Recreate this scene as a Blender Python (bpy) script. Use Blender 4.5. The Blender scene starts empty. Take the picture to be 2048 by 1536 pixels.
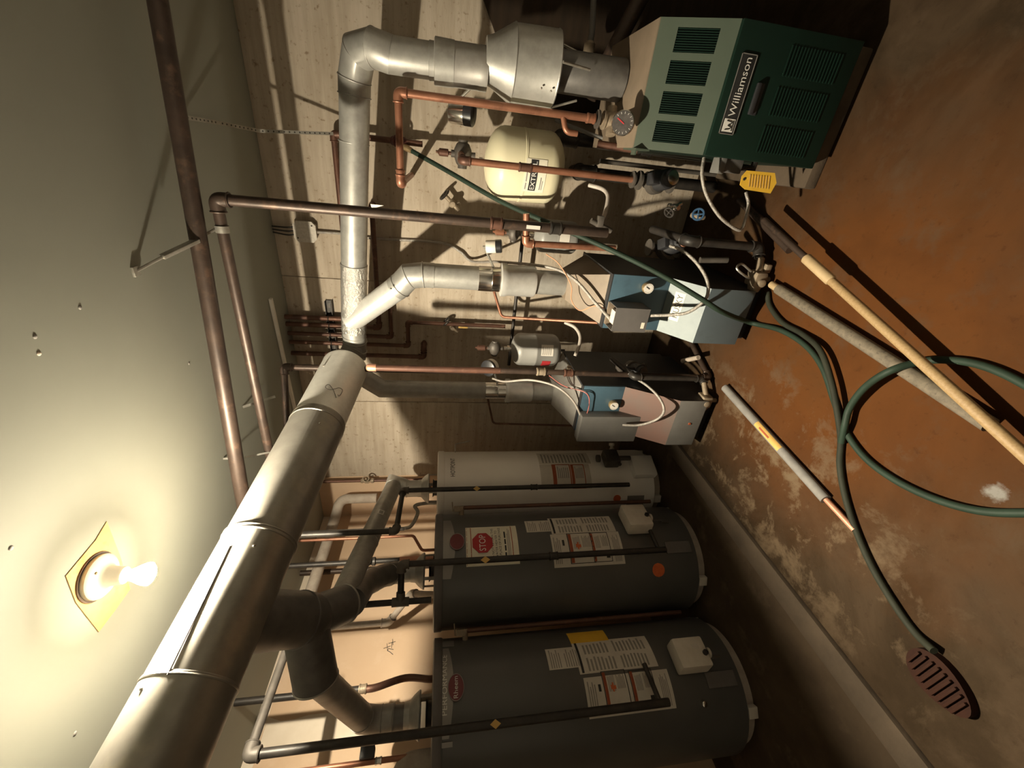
import bpy, bmesh, math, random
import numpy as np
from mathutils import Vector, Matrix
random.seed(7)
SC = bpy.context.scene
COL = SC.collection
PI = math.pi

# ------------------------------------------------------------------ camera
F_PX, PITCH, YAW, ROLL, EYE = 810.0, math.radians(9.87), math.radians(29.8), math.radians(1.06), 1.5
_F = np.array([-math.sin(YAW)*math.cos(PITCH), math.cos(YAW)*math.cos(PITCH), -math.sin(PITCH)])
_R = np.array([math.cos(YAW), math.sin(YAW), 0.0])
_U = np.cross(_R, _F)
_R, _U = _R*math.cos(ROLL)+_U*math.sin(ROLL), _U*math.cos(ROLL)-_R*math.sin(ROLL)
CAM = np.array([0, 0, EYE])
cam_data = bpy.data.cameras.new('camera')
cam_data.sensor_fit = 'HORIZONTAL'
cam_data.sensor_width = 36.0
cam_data.lens = F_PX/2048*36.0
cam_data.clip_start = 0.02
cam = bpy.data.objects.new('camera', cam_data)
COL.objects.link(cam)
# the photograph was taken upright and is shown lying on its side: image right is down in the room
mx = Matrix.Identity(4)
for i in range(3):
    mx[i][0] = -_U[i]; mx[i][1] = _R[i]; mx[i][2] = -_F[i]; mx[i][3] = CAM[i]
cam.matrix_world = mx
SC.camera = cam

# ------------------------------------------------------------------ world and exposure
w = bpy.data.worlds.new('world'); SC.world = w; w.use_nodes = True
w.node_tree.nodes['Background'].inputs[0].default_value = (0.02, 0.018, 0.015, 1)
w.node_tree.nodes['Background'].inputs[1].default_value = 0.0
SC.view_settings.view_transform = 'Standard'
SC.view_settings.look = 'None'
SC.view_settings.gamma = 1.0
SC.view_settings.use_curve_mapping = False
SC.view_settings.exposure = 0.0
BULB_STRENGTH = 14500.0
LIGHT_COL = (1.0, 0.885, 0.67)

# ------------------------------------------------------------------ measuring helpers (points in metres)
def ray(px, py):
    return _F + (1536-py-768)/F_PX*_R + (1024-px)/F_PX*_U
def P(px, py, **k):
    """the room point seen at (px,py) that lies on plane x=, y=, z= or at floor distance d="""
    d = ray(px, py); (a, v), = k.items()
    if a == 'd': t = v/math.hypot(d[0], d[1])
    else:
        i = 'xyz'.index(a); t = (v-CAM[i])/d[i]
    return Vector(CAM+t*d)
def V(*a): return Vector(a)

# ------------------------------------------------------------------ mesh helpers
def add(name, geo, mat, parent=None, angle=38, smooth=True):
    vs, fs = geo
    vs = [Vector(v) for v in vs]
    xs = [v.x for v in vs]; ys = [v.y for v in vs]; zs = [v.z for v in vs]
    o = Vector(((min(xs)+max(xs))/2, (min(ys)+max(ys))/2, min(zs)))
    me = bpy.data.meshes.new(name)
    me.from_pydata([v-o for v in vs], [], fs)
    me.validate()
    bm = bmesh.new(); bm.from_mesh(me); bmesh.ops.recalc_face_normals(bm, faces=bm.faces); bm.to_mesh(me); bm.free()
    if smooth:
        me.polygons.foreach_set('use_smooth', [True]*len(me.polygons))
        me.set_sharp_from_angle(angle=math.radians(angle))
    me.materials.append(M[mat] if isinstance(mat, str) else mat)
    ob = bpy.data.objects.new(name, me)
    COL.objects.link(ob)
    if parent is not None:
        ob.parent = parent; ob.location = o-world_loc(parent)
    else: ob.location = o
    return ob
def world_loc(ob):
    l = Vector(ob.location)
    while ob.parent is not None:
        ob = ob.parent; l += Vector(ob.location)
    return l
def tag(o, label, cat, group=None):
    o['label'] = label; o['category'] = cat
    if group: o['group'] = group
    return o
def struct(o):
    o['kind'] = 'structure'; return o
def thing(name, label, cat, loc, group=None):
    e = bpy.data.objects.new(name, None); e.empty_display_size = .05
    COL.objects.link(e); e.location = Vector(loc)
    return tag(e, label, cat, group)
def merge(*gs):
    vs, fs = [], []
    for g in gs:
        n = len(vs); vs += [Vector(v) for v in g[0]]; fs += [tuple(i+n for i in f) for f in g[1]]
    return vs, fs
def frame(d):
    d = Vector(d).normalized()
    a = Vector((0, 0, 1)) if abs(d.z) < .9 else Vector((1, 0, 0))
    e1 = a.cross(d).normalized(); e2 = d.cross(e1)
    return d, e1, e2
def lathe(p, d, prof, n=24, cap=True):
    """rings (s, r) along direction d from p"""
    d, e1, e2 = frame(d); p = Vector(p); vs, fs = [], []
    for s, r in prof:
        for k in range(n):
            a = 2*PI*k/n
            vs.append(p+d*s+(e1*math.cos(a)+e2*math.sin(a))*r)
    for i in range(len(prof)-1):
        for k in range(n):
            k2 = (k+1) % n
            fs.append((i*n+k, i*n+k2, (i+1)*n+k2, (i+1)*n+k))
    if cap:
        fs.append(tuple(range(n))[::-1]); fs.append(tuple(range((len(prof)-1)*n, len(prof)*n)))
    return vs, fs
def rod(a, b, r, r2=None, n=16):
    a, b = Vector(a), Vector(b)
    return lathe(a, b-a, [(0, r), ((b-a).length, r if r2 is None else r2)], n)
def sweep(pts, r, n=14):
    pts = [Vector(p) for p in pts]; m = len(pts)
    rs = r if isinstance(r, (list, tuple)) else [r]*m
    tang = []
    for i in range(m):
        a = (pts[i]-pts[i-1]).normalized() if i > 0 else None
        b = (pts[i+1]-pts[i]).normalized() if i < m-1 else None
        tang.append(((a or b)+(b or a)).normalized() if (a and b) else (a or b))
    d, e1, e2 = frame(tang[0]); vs, fs = [], []
    for i in range(m):
        t = tang[i]
        e1 = (e1-t*e1.dot(t)).normalized(); e2 = t.cross(e1)
        k_ = 1.0
        if 0 < i < m-1:
            c = (pts[i+1]-pts[i]).normalized().dot(t); k_ = 1/max(.6, c)
            b_ = ((pts[i+1]-pts[i]).normalized()-(pts[i]-pts[i-1]).normalized())
            b_ = b_.normalized() if b_.length > 1e-6 else None
        else: b_ = None
        for k in range(n):
            a = 2*PI*k/n
            o = (e1*math.cos(a)+e2*math.sin(a))*rs[i]
            if b_ is not None: o = o+b_*(o.dot(b_)*(k_-1))
            vs.append(pts[i]+o)
    for i in range(m-1):
        for k in range(n):
            k2 = (k+1) % n
            fs.append((i*n+k, i*n+k2, (i+1)*n+k2, (i+1)*n+k))
    fs.append(tuple(range(n))[::-1]); fs.append(tuple(range((m-1)*n, m*n)))
    return vs, fs
def fillet(pts, rad=.03, k=6):
    pts = [Vector(p) for p in pts]; out = [pts[0]]
    for i in range(1, len(pts)-1):
        a, b, c = pts[i-1], pts[i], pts[i+1]
        la, lc = (a-b).length, (c-b).length
        q = min(rad, la*.48, lc*.48)
        p0, p2 = b+(a-b).normalized()*q, b+(c-b).normalized()*q
        for j in range(k+1):
            t = j/k
            out.append(p0*(1-t)**2+b*2*t*(1-t)+p2*t*t)
    out.append(pts[-1]); return out
def spline(pts, k=8):
    """Catmull-Rom through the points"""
    pts = [Vector(p) for p in pts]; q = [pts[0]*2-pts[1]]+pts+[pts[-1]*2-pts[-2]]; out = []
    for i in range(1, len(q)-2):
        for j in range(k):
            t = j/k
            out.append(.5*((2*q[i])+(q[i+1]-q[i-1])*t+(2*q[i-1]-5*q[i]+4*q[i+1]-q[i+2])*t*t+(3*q[i]-q[i-1]-3*q[i+1]+q[i+2])*t**3))
    out.append(pts[-1]); return out
def ring(p, d, R, r, n=28, m=8):
    d, e1, e2 = frame(d); p = Vector(p); vs, fs = [], []
    for i in range(n):
        a = 2*PI*i/n; u = e1*math.cos(a)+e2*math.sin(a)
        for j in range(m):
            b = 2*PI*j/m; vs.append(p+u*(R+r*math.cos(b))+d*(r*math.sin(b)))
    for i in range(n):
        for j in range(m):
            fs.append((i*m+j, ((i+1) % n)*m+j, ((i+1) % n)*m+(j+1) % m, i*m+(j+1) % m))
    return vs, fs
def box(c, s, ax=None, bev=0.0):
    """box centred at c, size s; ax = three axis vectors; chamfered by bev"""
    bm = bmesh.new(); bmesh.ops.create_cube(bm, size=1.0)
    for v in bm.verts: v.co = Vector((v.co.x*s[0], v.co.y*s[1], v.co.z*s[2]))
    if bev > 0: bmesh.ops.bevel(bm, geom=list(bm.edges), offset=min(bev, min(s)*.45), segments=2, affect='EDGES', profile=.6)
    bm.verts.ensure_lookup_table(); bm.faces.ensure_lookup_table()
    ax = ax or (V(1, 0, 0), V(0, 1, 0), V(0, 0, 1)); c = Vector(c)
    vs = [c+Vector(ax[0])*v.co.x+Vector(ax[1])*v.co.y+Vector(ax[2])*v.co.z for v in bm.verts]
    fs = [tuple(v.index for v in f.verts) for f in bm.faces]; bm.free()
    return vs, fs
def bx(x0, x1, y0, y1, z0, z1, bev=0.0):
    return box(((x0+x1)/2, (y0+y1)/2, (z0+z1)/2), (abs(x1-x0), abs(y1-y0), abs(z1-z0)), None, bev)
def prism_x(prof, x0, x1):
    """closed (y,z) profile extruded along x"""
    n = len(prof); vs = [V(x0, y, z) for y, z in prof]+[V(x1, y, z) for y, z in prof]
    fs = [tuple(range(n))[::-1], tuple(range(n, 2*n))]+[(i, (i+1) % n, n+(i+1) % n, n+i) for i in range(n)]
    return vs, fs
def sphere(c, r, sc=(1, 1, 1), n=14, m=8):
    vs, fs = [], []; c = Vector(c)
    for j in range(m+1):
        t = PI*j/m
        for i in range(n):
            a = 2*PI*i/n
            vs.append(c+Vector((r*sc[0]*math.sin(t)*math.cos(a), r*sc[1]*math.sin(t)*math.sin(a), r*sc[2]*math.cos(t))))
    for j in range(m):
        for i in range(n):
            fs.append((j*n+i, j*n+(i+1) % n, (j+1)*n+(i+1) % n, (j+1)*n+i))
    return vs, fs
def slab(poly, n_, th):
    """flat polygon given thickness th along normal n_"""
    n_ = Vector(n_).normalized(); k = len(poly); a = [Vector(p) for p in poly]
    vs = a+[p+n_*th for p in a]
    return vs, [tuple(range(k))[::-1], tuple(range(k, 2*k))]+[(i, (i+1) % k, k+(i+1) % k, k+i) for i in range(k)]
_txt = {}
def text2d(s):
    """font outline as flat triangles, starting at x=0, capital height 1"""
    if s in _txt: return _txt[s]
    cu = bpy.data.curves.new('lettering', 'FONT'); cu.body = s; cu.resolution_u = 3
    ob = bpy.data.objects.new('lettering', cu); COL.objects.link(ob)
    dg = bpy.context.evaluated_depsgraph_get(); dg.update()
    me = bpy.data.meshes.new_from_object(ob.evaluated_get(dg))
    vs = [(v.co.x, v.co.y) for v in me.vertices]; fs = [tuple(p.vertices) for p in me.polygons]
    bpy.data.objects.remove(ob); bpy.data.curves.remove(cu); bpy.data.meshes.remove(me)
    x0 = min(v[0] for v in vs); x1 = max(v[0] for v in vs)
    _txt[s] = ([(v[0]-x0, v[1]/.69) for v in vs], fs, x1-x0)
    return _txt[s]
def text_geo(s, fn, x0, y0, width, height):
    vs, fs, w_ = text2d(s)
    return [fn(x0+a/w_*width, y0+b*height) for a, b in vs], fs

# ------------------------------------------------------------------ procedural materials
M = {}
def mat(name, c1, c2=None, scale=6.0, rough=.5, metal=0.0, lo=.35, hi=.65, bump=0.0, bscale=40.0, stretch=None, r2=None, c3=None, s3=30.0, spec=.5):
    m = bpy.data.materials.new(name); m.use_nodes = True; nt = m.node_tree; N = nt.nodes; L = nt.links
    b = N['Principled BSDF']; b.inputs['Metallic'].default_value = metal; b.inputs['Roughness'].default_value = rough
    b.inputs['Specular IOR Level'].default_value = spec
    tc = N.new('ShaderNodeTexCoord'); vec = tc.outputs['Object']
    if stretch:
        mp = N.new('ShaderNodeMapping'); mp.inputs['Scale'].default_value = stretch; L.new(vec, mp.inputs['Vector']); vec = mp.outputs['Vector']
    def noise(sc, det=6):
        n = N.new('ShaderNodeTexNoise'); n.inputs['Scale'].default_value = sc; n.inputs['Detail'].default_value = det
        n.inputs['Roughness'].default_value = .6; L.new(vec, n.inputs['Vector']); return n.outputs['Fac']
    def ramp(fac, a, b_, l, h):
        r = N.new('ShaderNodeValToRGB'); r.color_ramp.elements[0].position = l; r.color_ramp.elements[1].position = h
        r.color_ramp.elements[0].color = (*a, 1); r.color_ramp.elements[1].color = (*b_, 1); L.new(fac, r.inputs['Fac']); return r.outputs['Color']
    c2 = c2 or tuple(x*.82 for x in c1)
    col = ramp(noise(scale), c1, c2, lo, hi)
    if c3:
        mixn = N.new('ShaderNodeMixRGB'); f = ramp(noise(s3, 8), (0, 0, 0), (1, 1, 1), .56, .72)
        L.new(f, mixn.inputs['Fac']); L.new(col, mixn.inputs['Color1']); mixn.inputs['Color2'].default_value = (*c3, 1); col = mixn.outputs['Color']
    L.new(col, b.inputs['Base Color'])
    if r2 is not None:
        mr = N.new('ShaderNodeMapRange'); mr.inputs['To Min'].default_value = rough; mr.inputs['To Max'].default_value = r2
        L.new(noise(scale*1.7), mr.inputs['Value']); L.new(mr.outputs['Result'], b.inputs['Roughness'])
    if bump:
        bp = N.new('ShaderNodeBump'); bp.inputs['Strength'].default_value = bump; bp.inputs['Distance'].default_value = .01
        L.new(noise(bscale, 8), bp.inputs['Height']); L.new(bp.outputs['Normal'], b.inputs['Normal'])
    M[name] = m; return m
mat('galvanized', (.44, .43, .40), (.36, .35, .325), 25, .38, .5, r2=.5, c3=(.30, .285, .26), s3=9)
mat('galvanized_dull', (.36, .345, .32), (.28, .265, .245), 14, .45, .35, c3=(.24, .215, .185), s3=6)
mat('galvanized_dark', (.17, .16, .15), (.12, .115, .11), 14, .45, .4, c3=(.09, .08, .075), s3=6)
mat('galvanized_new', (.66, .65, .62), (.58, .57, .54), 30, .3, .4, r2=.4)
mat('duct_aged', (.36, .34, .30), (.28, .26, .23), 9, .3, .55, c3=(.42, .37, .29), s3=5, r2=.48)
mat('foil', (.66, .64, .60), (.52, .50, .46), 30, .3, .75, bump=1.0, bscale=70)
mat('chrome', (.75, .72, .68), None, 10, .2, 1.0)
mat('steel_strap', (.42, .40, .36), (.30, .28, .24), 30, .45, .7)
mat('copper', (.36, .165, .10), (.26, .11, .065), 12, .42, .5, c3=(.16, .07, .045), s3=14)
mat('copper_bright', (.66, .34, .23), (.52, .25, .16), 20, .45, .4)
mat('copper_dark', (.14, .065, .042), (.085, .042, .03), 10, .5, .4, c3=(.21, .105, .068), s3=18)
mat('brass', (.55, .40, .22), (.36, .25, .13), 20, .4, .7)
mat('brass_dirty', (.36, .29, .21), (.22, .17, .12), 24, .55, .4)
mat('iron_black', (.025, .022, .02), (.045, .038, .032), 20, .4, .3, r2=.55)
mat('iron_brown', (.075, .05, .038), (.045, .031, .024), 14, .45, .4, c3=(.13, .08, .055), s3=22)
mat('iron_grey', (.115, .10, .086), (.075, .065, .056), 18, .55, .3)
mat('wall_darkness', (.030, .019, .011), (.02, .013, .008), 5, .75, stretch=(1, 1, 6), spec=.2)  # darkness of the wall put into the colour of an added sheet
mat('pipe_wrap', (.42, .36, .30), (.34, .28, .23), 18, .8, bump=.3, bscale=60)
mat('foam_grey', (.22, .21, .195), (.17, .16, .15), 20, .75)
mat('foam_mottled', (.17, .14, .10), (.115, .095, .07), 60, .8, c3=(.075, .06, .045), s3=90)
mat('hose_green', (.022, .040, .027), (.017, .030, .020), 12, .6, spec=.25)
mat('hose_dirty', (.028, .030, .020), (.02, .022, .015), 12, .7, spec=.2)
mat('wood_pole', (.36, .245, .12), (.28, .18, .08), 8, .6, stretch=(18, 18, 1.5))
mat('wood_pale', (.46, .34, .19), (.38, .27, .145), 20, .65)
mat('brush_brown', (.030, .011, .006), (.02, .0075, .0045), 20, .8, spec=.15)
mat('cable_armor', (.44, .41, .37), (.34, .31, .28), 40, .45, .5, bump=.6, bscale=120)
mat('cable_white', (.52, .47, .42), (.40, .36, .32), 40, .55, .1)
mat('black_rubber', (.02, .02, .02), None, 20, .5)
mat('black_plastic', (.018, .018, .02), None, 20, .35)
mat('boiler_green_dark', (.005, .018, .012), (.004, .0145, .0095), 6, .5, spec=.25)
mat('boiler_green_light', (.066, .085, .063), (.058, .076, .056), 6, .5)  # lighter green: light on the tilted upper front is put into the colour
mat('boiler_beige', (.215, .165, .118), (.165, .125, .088), 7, .55)
mat('boiler_blue', (.062, .115, .155), (.052, .098, .135), 6, .45, c3=(.045, .08, .11), s3=12)
mat('boiler_blue_grey', (.085, .108, .122), (.073, .094, .107), 6, .5, c3=(.066, .078, .085), s3=9)
mat('boiler_blue_lit', (.19, .235, .245), (.15, .19, .205), 9, .5, c3=(.225, .255, .25), s3=14)  # paler blue: light falling on the upturned apron is painted in
mat('boiler_black', (.02, .021, .025), (.03, .029, .03), 10, .5)
mat('boiler_pink', (.185, .098, .078), (.15, .115, .10), 3.5, .55)
mat('control_grey', (.125, .115, .11), (.105, .098, .094), 12, .5)
mat('panel_grey', (.165, .16, .15), (.135, .13, .122), 9, .5)
mat('tank_grey', (.098, .095, .091), (.088, .085, .081), 4, .36)
mat('tank_rim', (.15, .135, .13), (.12, .11, .105), 9, .42)
mat('tank_silver', (.30, .28, .265), (.26, .245, .23), 9, .38, .3)
mat('tank_white', (.90, .87, .83), (.86, .82, .79), 4, .4)
mat('tank_cream', (.74, .69, .49), (.69, .64, .445), 4, .4)
mat('tank_slate', (.26, .255, .24), (.22, .215, .20), 6, .42)
mat('white_plastic', (.66, .61, .54), (.57, .52, .45), 14, .5)
mat('white_paint', (.78, .74, .68), (.70, .66, .60), 14, .6)
mat('porcelain', (.78, .72, .58), (.72, .66, .52), 14, .35)
mat('paper', (.62, .58, .52), (.55, .51, .455), 12, .65)
mat('paper_cream', (.76, .72, .60), (.70, .66, .54), 12, .65)
mat('ink_black', (.02, .02, .02), None, 20, .6)
mat('ink_grey', (.30, .28, .255), (.24, .225, .20), 40, .7)
mat('ink_red', (.42, .025, .03), (.36, .02, .025), 20, .6)
mat('ink_rust', (.34, .08, .03), (.28, .06, .02), 20, .6)
mat('badge_red', (.16, .018, .024), (.13, .014, .018), 20, .4)
mat('ink_white', (.78, .76, .72), None, 20, .6)
mat('sticker_orange', (.66, .14, .035), (.56, .11, .03), 60, .6)
mat('tag_yellow', (.80, .49, .05), (.72, .42, .04), 12, .55)
mat('tag_ochre', (.62, .40, .12), (.52, .32, .09), 12, .55)
mat('dial_white', (.80, .76, .70), None, 12, .4)
mat('dial_dark', (.05, .045, .042), (.09, .08, .075), 40, .35)
mat('wheel_red', (.09, .015, .012), (.06, .012, .01), 20, .5)
mat('label_blue', (.03, .08, .16), None, 20, .5)
mat('wire_red', (.55, .16, .13), None, 20, .5)
mat('wire_orange', (.72, .34, .19), None, 20, .5)
mat('octagon_box', (.52, .48, .42), (.40, .36, .31), 60, .6, .2)
mat('ceiling_patch', (.72, .40, .15), (.80, .52, .22), 9, .85, c3=(.66, .30, .09), s3=14)
mat('drywall', (.60, .435, .30), (.56, .395, .265), 3, .85, c3=(.63, .47, .34), s3=5)
mat('joint_compound', (.72, .63, .52), (.66, .57, .46), 8, .9)
mat('ceiling_paint', (.285, .285, .24), (.265, .265, .222), 1.6, .8, bump=.12, bscale=5)
mat('side_wall', (.80, .77, .70), (.76, .73, .66), 3, .85)
mat('pad_concrete', (.085, .06, .038), (.056, .039, .024), 6, .9, bump=.3, bscale=30)
mat('slab_concrete', (.085, .060, .038), (.058, .040, .025), 5, .88, bump=.3, bscale=25, c3=(.12, .087, .058), s3=7, spec=.15)
mat('galvanized_bright', (.84, .82, .76), (.76, .74, .68), 30, .42, .2, r2=.5)

def concrete_wall():
    m = bpy.data.materials.new('concrete_wall'); m.use_nodes = True; nt = m.node_tree; N = nt.nodes; L = nt.links
    b = N['Principled BSDF']; b.inputs['Roughness'].default_value = .92; b.inputs['Specular IOR Level'].default_value = .2
    tc = N.new('ShaderNodeTexCoord')
    def nz(sc, stretch, det=8, ro=.62):
        mp = N.new('ShaderNodeMapping'); mp.inputs['Scale'].default_value = stretch; L.new(tc.outputs['Object'], mp.inputs['Vector'])
        n = N.new('ShaderNodeTexNoise'); n.inputs['Scale'].default_value = sc; n.inputs['Detail'].default_value = det; n.inputs['Roughness'].default_value = ro
        L.new(mp.outputs['Vector'], n.inputs['Vector']); return n.outputs['Fac']
    def rp(f, els):
        r = N.new('ShaderNodeValToRGB'); r.color_ramp.elements[0].position = els[0][0]; r.color_ramp.elements[0].color = (*els[0][1], 1)
        r.color_ramp.elements[1].position = els[-1][0]; r.color_ramp.elements[1].color = (*els[-1][1], 1)
        for p, c in els[1:-1]:
            e = r.color_ramp.elements.new(p); e.color = (*c, 1)
        L.new(f, r.inputs['Fac']); return r.outputs['Color']
    big = rp(nz(1.3, (1, 1, 1)), [(.3, (.40, .335, .265)), (.5, (.47, .40, .32)), (.72, (.545, .47, .385))])
    boards = rp(nz(3.0, (.5, 1, 7)), [(.35, (.74, .71, .66)), (.6, (1, 1, 1))])
    pits = rp(nz(42, (1, 1, 1), 5), [(.30, (.5, .43, .34)), (.40, (1, 1, 1))])
    m1 = N.new('ShaderNodeMixRGB'); m1.blend_type = 'MULTIPLY'; m1.inputs['Fac'].default_value = .85; L.new(big, m1.inputs['Color1']); L.new(boards, m1.inputs['Color2'])
    m2 = N.new('ShaderNodeMixRGB'); m2.blend_type = 'MULTIPLY'; m2.inputs['Fac'].default_value = .8; L.new(m1.outputs['Color'], m2.inputs['Color1']); L.new(pits, m2.inputs['Color2'])
    L.new(m2.outputs['Color'], b.inputs['Base Color'])
    bp = N.new('ShaderNodeBump'); bp.inputs['Strength'].default_value = .45; bp.inputs['Distance'].default_value = .008
    L.new(nz(22, (.7, 1, 2.5)), bp.inputs['Height']); L.new(bp.outputs['Normal'], b.inputs['Normal'])
    M['concrete_wall'] = m
concrete_wall()

def floor_material():
    m = bpy.data.materials.new('floor_concrete'); m.use_nodes = True; nt = m.node_tree; N = nt.nodes; L = nt.links
    b = N['Principled BSDF']; b.inputs['Roughness'].default_value = .85; b.inputs['Specular IOR Level'].default_value = .12
    g = N.new('ShaderNodeNewGeometry'); pos = g.outputs['Position']
    def nz(sc, det=8, ro=.62, dist=0.0):
        n = N.new('ShaderNodeTexNoise'); n.inputs['Scale'].default_value = sc; n.inputs['Detail'].default_value = det
        n.inputs['Roughness'].default_value = ro; n.inputs['Distortion'].default_value = dist; L.new(pos, n.inputs['Vector']); return n
    def rp(f, els):
        r = N.new('ShaderNodeValToRGB'); r.color_ramp.elements[0].position = els[0][0]; r.color_ramp.elements[0].color = (*els[0][1], 1)
        r.color_ramp.elements[1].position = els[-1][0]; r.color_ramp.elements[1].color = (*els[-1][1], 1)
        for p, c in els[1:-1]:
            e = r.color_ramp.elements.new(p); e.color = (*c, 1)
        L.new(f, r.inputs['Fac']); return r.outputs['Color']
    def mix(f, a, c, kind='MIX'):
        x = N.new('ShaderNodeMixRGB'); x.blend_type = kind
        if isinstance(f, float): x.inputs['Fac'].default_value = f
        else: L.new(f, x.inputs['Fac'])
        for s, v in (('Color1', a), ('Color2', c)):
            if isinstance(v, tuple): x.inputs[s].default_value = (*v, 1)
            else: L.new(v, x.inputs[s])
        return x.outputs['Color']
    def blob(c, r0, r1, wob=.25, wsc=3.0, sy=1.0):
        """a stain with its own outline: 1 inside r0, 0 outside r1, wobbled by noise"""
        wn = nz(wsc, 5); su = N.new('ShaderNodeVectorMath'); su.operation = 'SUBTRACT'; L.new(pos, su.inputs[0]); su.inputs[1].default_value = (c[0], c[1], 0)
        ms = N.new('ShaderNodeVectorMath'); ms.operation = 'MULTIPLY'; L.new(su.outputs[0], ms.inputs[0]); ms.inputs[1].default_value = (1, sy, 0)
        ln = N.new('ShaderNodeVectorMath'); ln.operation = 'LENGTH'; L.new(ms.outputs[0], ln.inputs[0])
        ad = N.new('ShaderNodeMath'); ad.operation = 'MULTIPLY_ADD'; L.new(wn.outputs['Fac'], ad.inputs[0]); ad.inputs[1].default_value = wob*2; L.new(ln.outputs['Value'], ad.inputs[2])
        mr = N.new('ShaderNodeMapRange'); mr.inputs['From Min'].default_value = r0+wob; mr.inputs['From Max'].default_value = r1+wob
        mr.inputs['To Min'].default_value = 1; mr.inputs['To Max'].default_value = 0; L.new(ad.outputs[0], mr.inputs['Value']); return mr.outputs['Result']
    base = rp(nz(2.2, 8, .65, .6).outputs['Fac'], [(.28, (.020, .012, .006)), (.45, (.031, .0195, .010)), (.58, (.048, .031, .0175)), (.75, (.026, .0155, .008))])
    rust = rp(nz(2.6, 7, .6, .4).outputs['Fac'], [(.3, (.060, .021, .005)), (.55, (.086, .031, .0075)), (.75, (.070, .030, .009))])
    c = mix(blob((-.50, 1.22), .35, .95, .35, 2.2), base, rust)
    pale = rp(nz(6.0, 9, .7, .25).outputs['Fac'], [(.52, (0, 0, 0)), (.66, (1, 1, 1))])
    pm = N.new('ShaderNodeMath'); pm.operation = 'MULTIPLY'; L.new(pale, pm.inputs[0]); L.new(blob((-1.22, 1.25), .18, .6, .2, 3.0, .6), pm.inputs[1])
    c = mix(pm.outputs[0], c, (.17, .12, .072))
    pm2 = N.new('ShaderNodeMath'); pm2.operation = 'MULTIPLY'; L.new(pale, pm2.inputs[0]); pm2.inputs[1].default_value = .45
    c = mix(pm2.outputs[0], c, (.068, .046, .028))
    wp = P(1990, 985, z=0)
    c = mix(blob((wp.x, wp.y), .012, .03, .05, 14.0), c, (.20, .19, .175))
    dk = P(1618, 1292, z=0)
    c = mix(blob((dk.x, dk.y), .015, .055, .03, 8.0, .45), c, (.07, .045, .028))
    specks = rp(nz(30, 6, .7).outputs['Fac'], [(.30, (.62, .56, .5)), (.42, (1, 1, 1))])
    c = mix(.7, c, specks, 'MULTIPLY')
    L.new(c, b.inputs['Base Color'])
    bp = N.new('ShaderNodeBump'); bp.inputs['Strength'].default_value = .25; bp.inputs['Distance'].default_value = .01
    L.new(nz(14, 8).outputs['Fac'], bp.inputs['Height']); L.new(bp.outputs['Normal'], b.inputs['Normal'])
    M['floor_concrete'] = m
floor_material()

def emission_mat(name, col, s):
    m = bpy.data.materials.new(name); m.use_nodes = True; nt = m.node_tree; N = nt.nodes
    N.remove(N['Principled BSDF']); e = N.new('ShaderNodeEmission'); e.inputs[0].default_value = (*col, 1); e.inputs[1].default_value = s
    nt.links.new(e.outputs[0], N['Material Output'].inputs['Surface']); M[name] = m
emission_mat('bulb_glow', LIGHT_COL, BULB_STRENGTH)
emission_mat('bulb_neck', LIGHT_COL, 75.0)

# ================================================================== THE ROOM
H, YB, XL = 2.44, 2.55, -2.75
XR, YF = 2.3, -2.6
fl = struct(add('floor', bx(XL-.1, XR+.1, YF-.1, YB+.1, -.12, 0), 'floor_concrete', smooth=False))
ceil_ = struct(add('ceiling', bx(XL-.1, XR+.1, YF-.1, YB+.1, H, H+.1), 'ceiling_paint', smooth=False))
# the concrete wall is poured in lifts; the joints between the form panels are real grooves
wb = struct(add('wall_back', bx(XL-.1, XR+.1, YB+.01, YB+.15, 0, H), 'concrete_wall', smooth=False))
seams = [P(600, 553, y=YB).x, P(735, 803, y=YB).x]
xs = [XL+.42]+sorted(seams)+[.75, XR]
for i in range(len(xs)-1):
    add('formed_panel', bx(xs[i]+(.003 if i else 0), xs[i+1]-.003, YB, YB+.012, 0, H, .003), 'concrete_wall', wb)
add('drywall_return', bx(XL, XL+.42, YB-.012, YB+.012, 0, H), 'drywall', wb, smooth=False)
wl = struct(add('wall_left', bx(XL-.12, XL, YF, YB, 0, H), 'drywall', smooth=False))
def ragged_strip(y0, y1, z0, z1, wob, seed, x=XL+.0005):
    rnd = random.Random(seed); n = 26; top = []; bot = []
    for i in range(n+1):
        y = y0+(y1-y0)*i/n
        top.append(V(x, y, z1)); bot.append(V(x, y, z0+wob*(rnd.random()-.5)))
    return slab(top+bot[::-1], (1, 0, 0), .0015)
add('taped_joint', ragged_strip(-.2, YB-.02, 2.385, H-.001, .02, 3), 'joint_compound', wl, smooth=False)
yj = P(640, 1460, x=XL).y
def ragged_post(yc, half, z0, z1, seed):
    rnd = random.Random(seed); n = 30; a = []; b = []
    for i in range(n+1):
        z = z0+(z1-z0)*i/n
        a.append(V(XL+.0005, yc-half+.03*(rnd.random()-.5), z)); b.append(V(XL+.0005, yc+half+.03*(rnd.random()-.5), z))
    return slab(a+b[::-1], (1, 0, 0), .0015)
add('taped_joint', ragged_post(yj, .075, .3, 2.385, 5), 'joint_compound', wl, smooth=False)
struct(add('wall_right', bx(XR, XR+.12, YF, YB, 0, H), 'side_wall', smooth=False))
struct(add('wall_front', bx(XL, XR, YF-.12, YF, 0, H), 'side_wall', smooth=False))
# low concrete curb that edges the strip the water heaters stand on
XC = -1.485
cb = struct(add('trim_1', bx(XC-.105, XC, -1.8, YB-.01, -.02, .022, .012), 'pad_concrete'))
struct(add('trim_2', bx(XL, XC-.105, -1.8, YB-.01, -.02, .006), 'slab_concrete', smooth=False))
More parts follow.
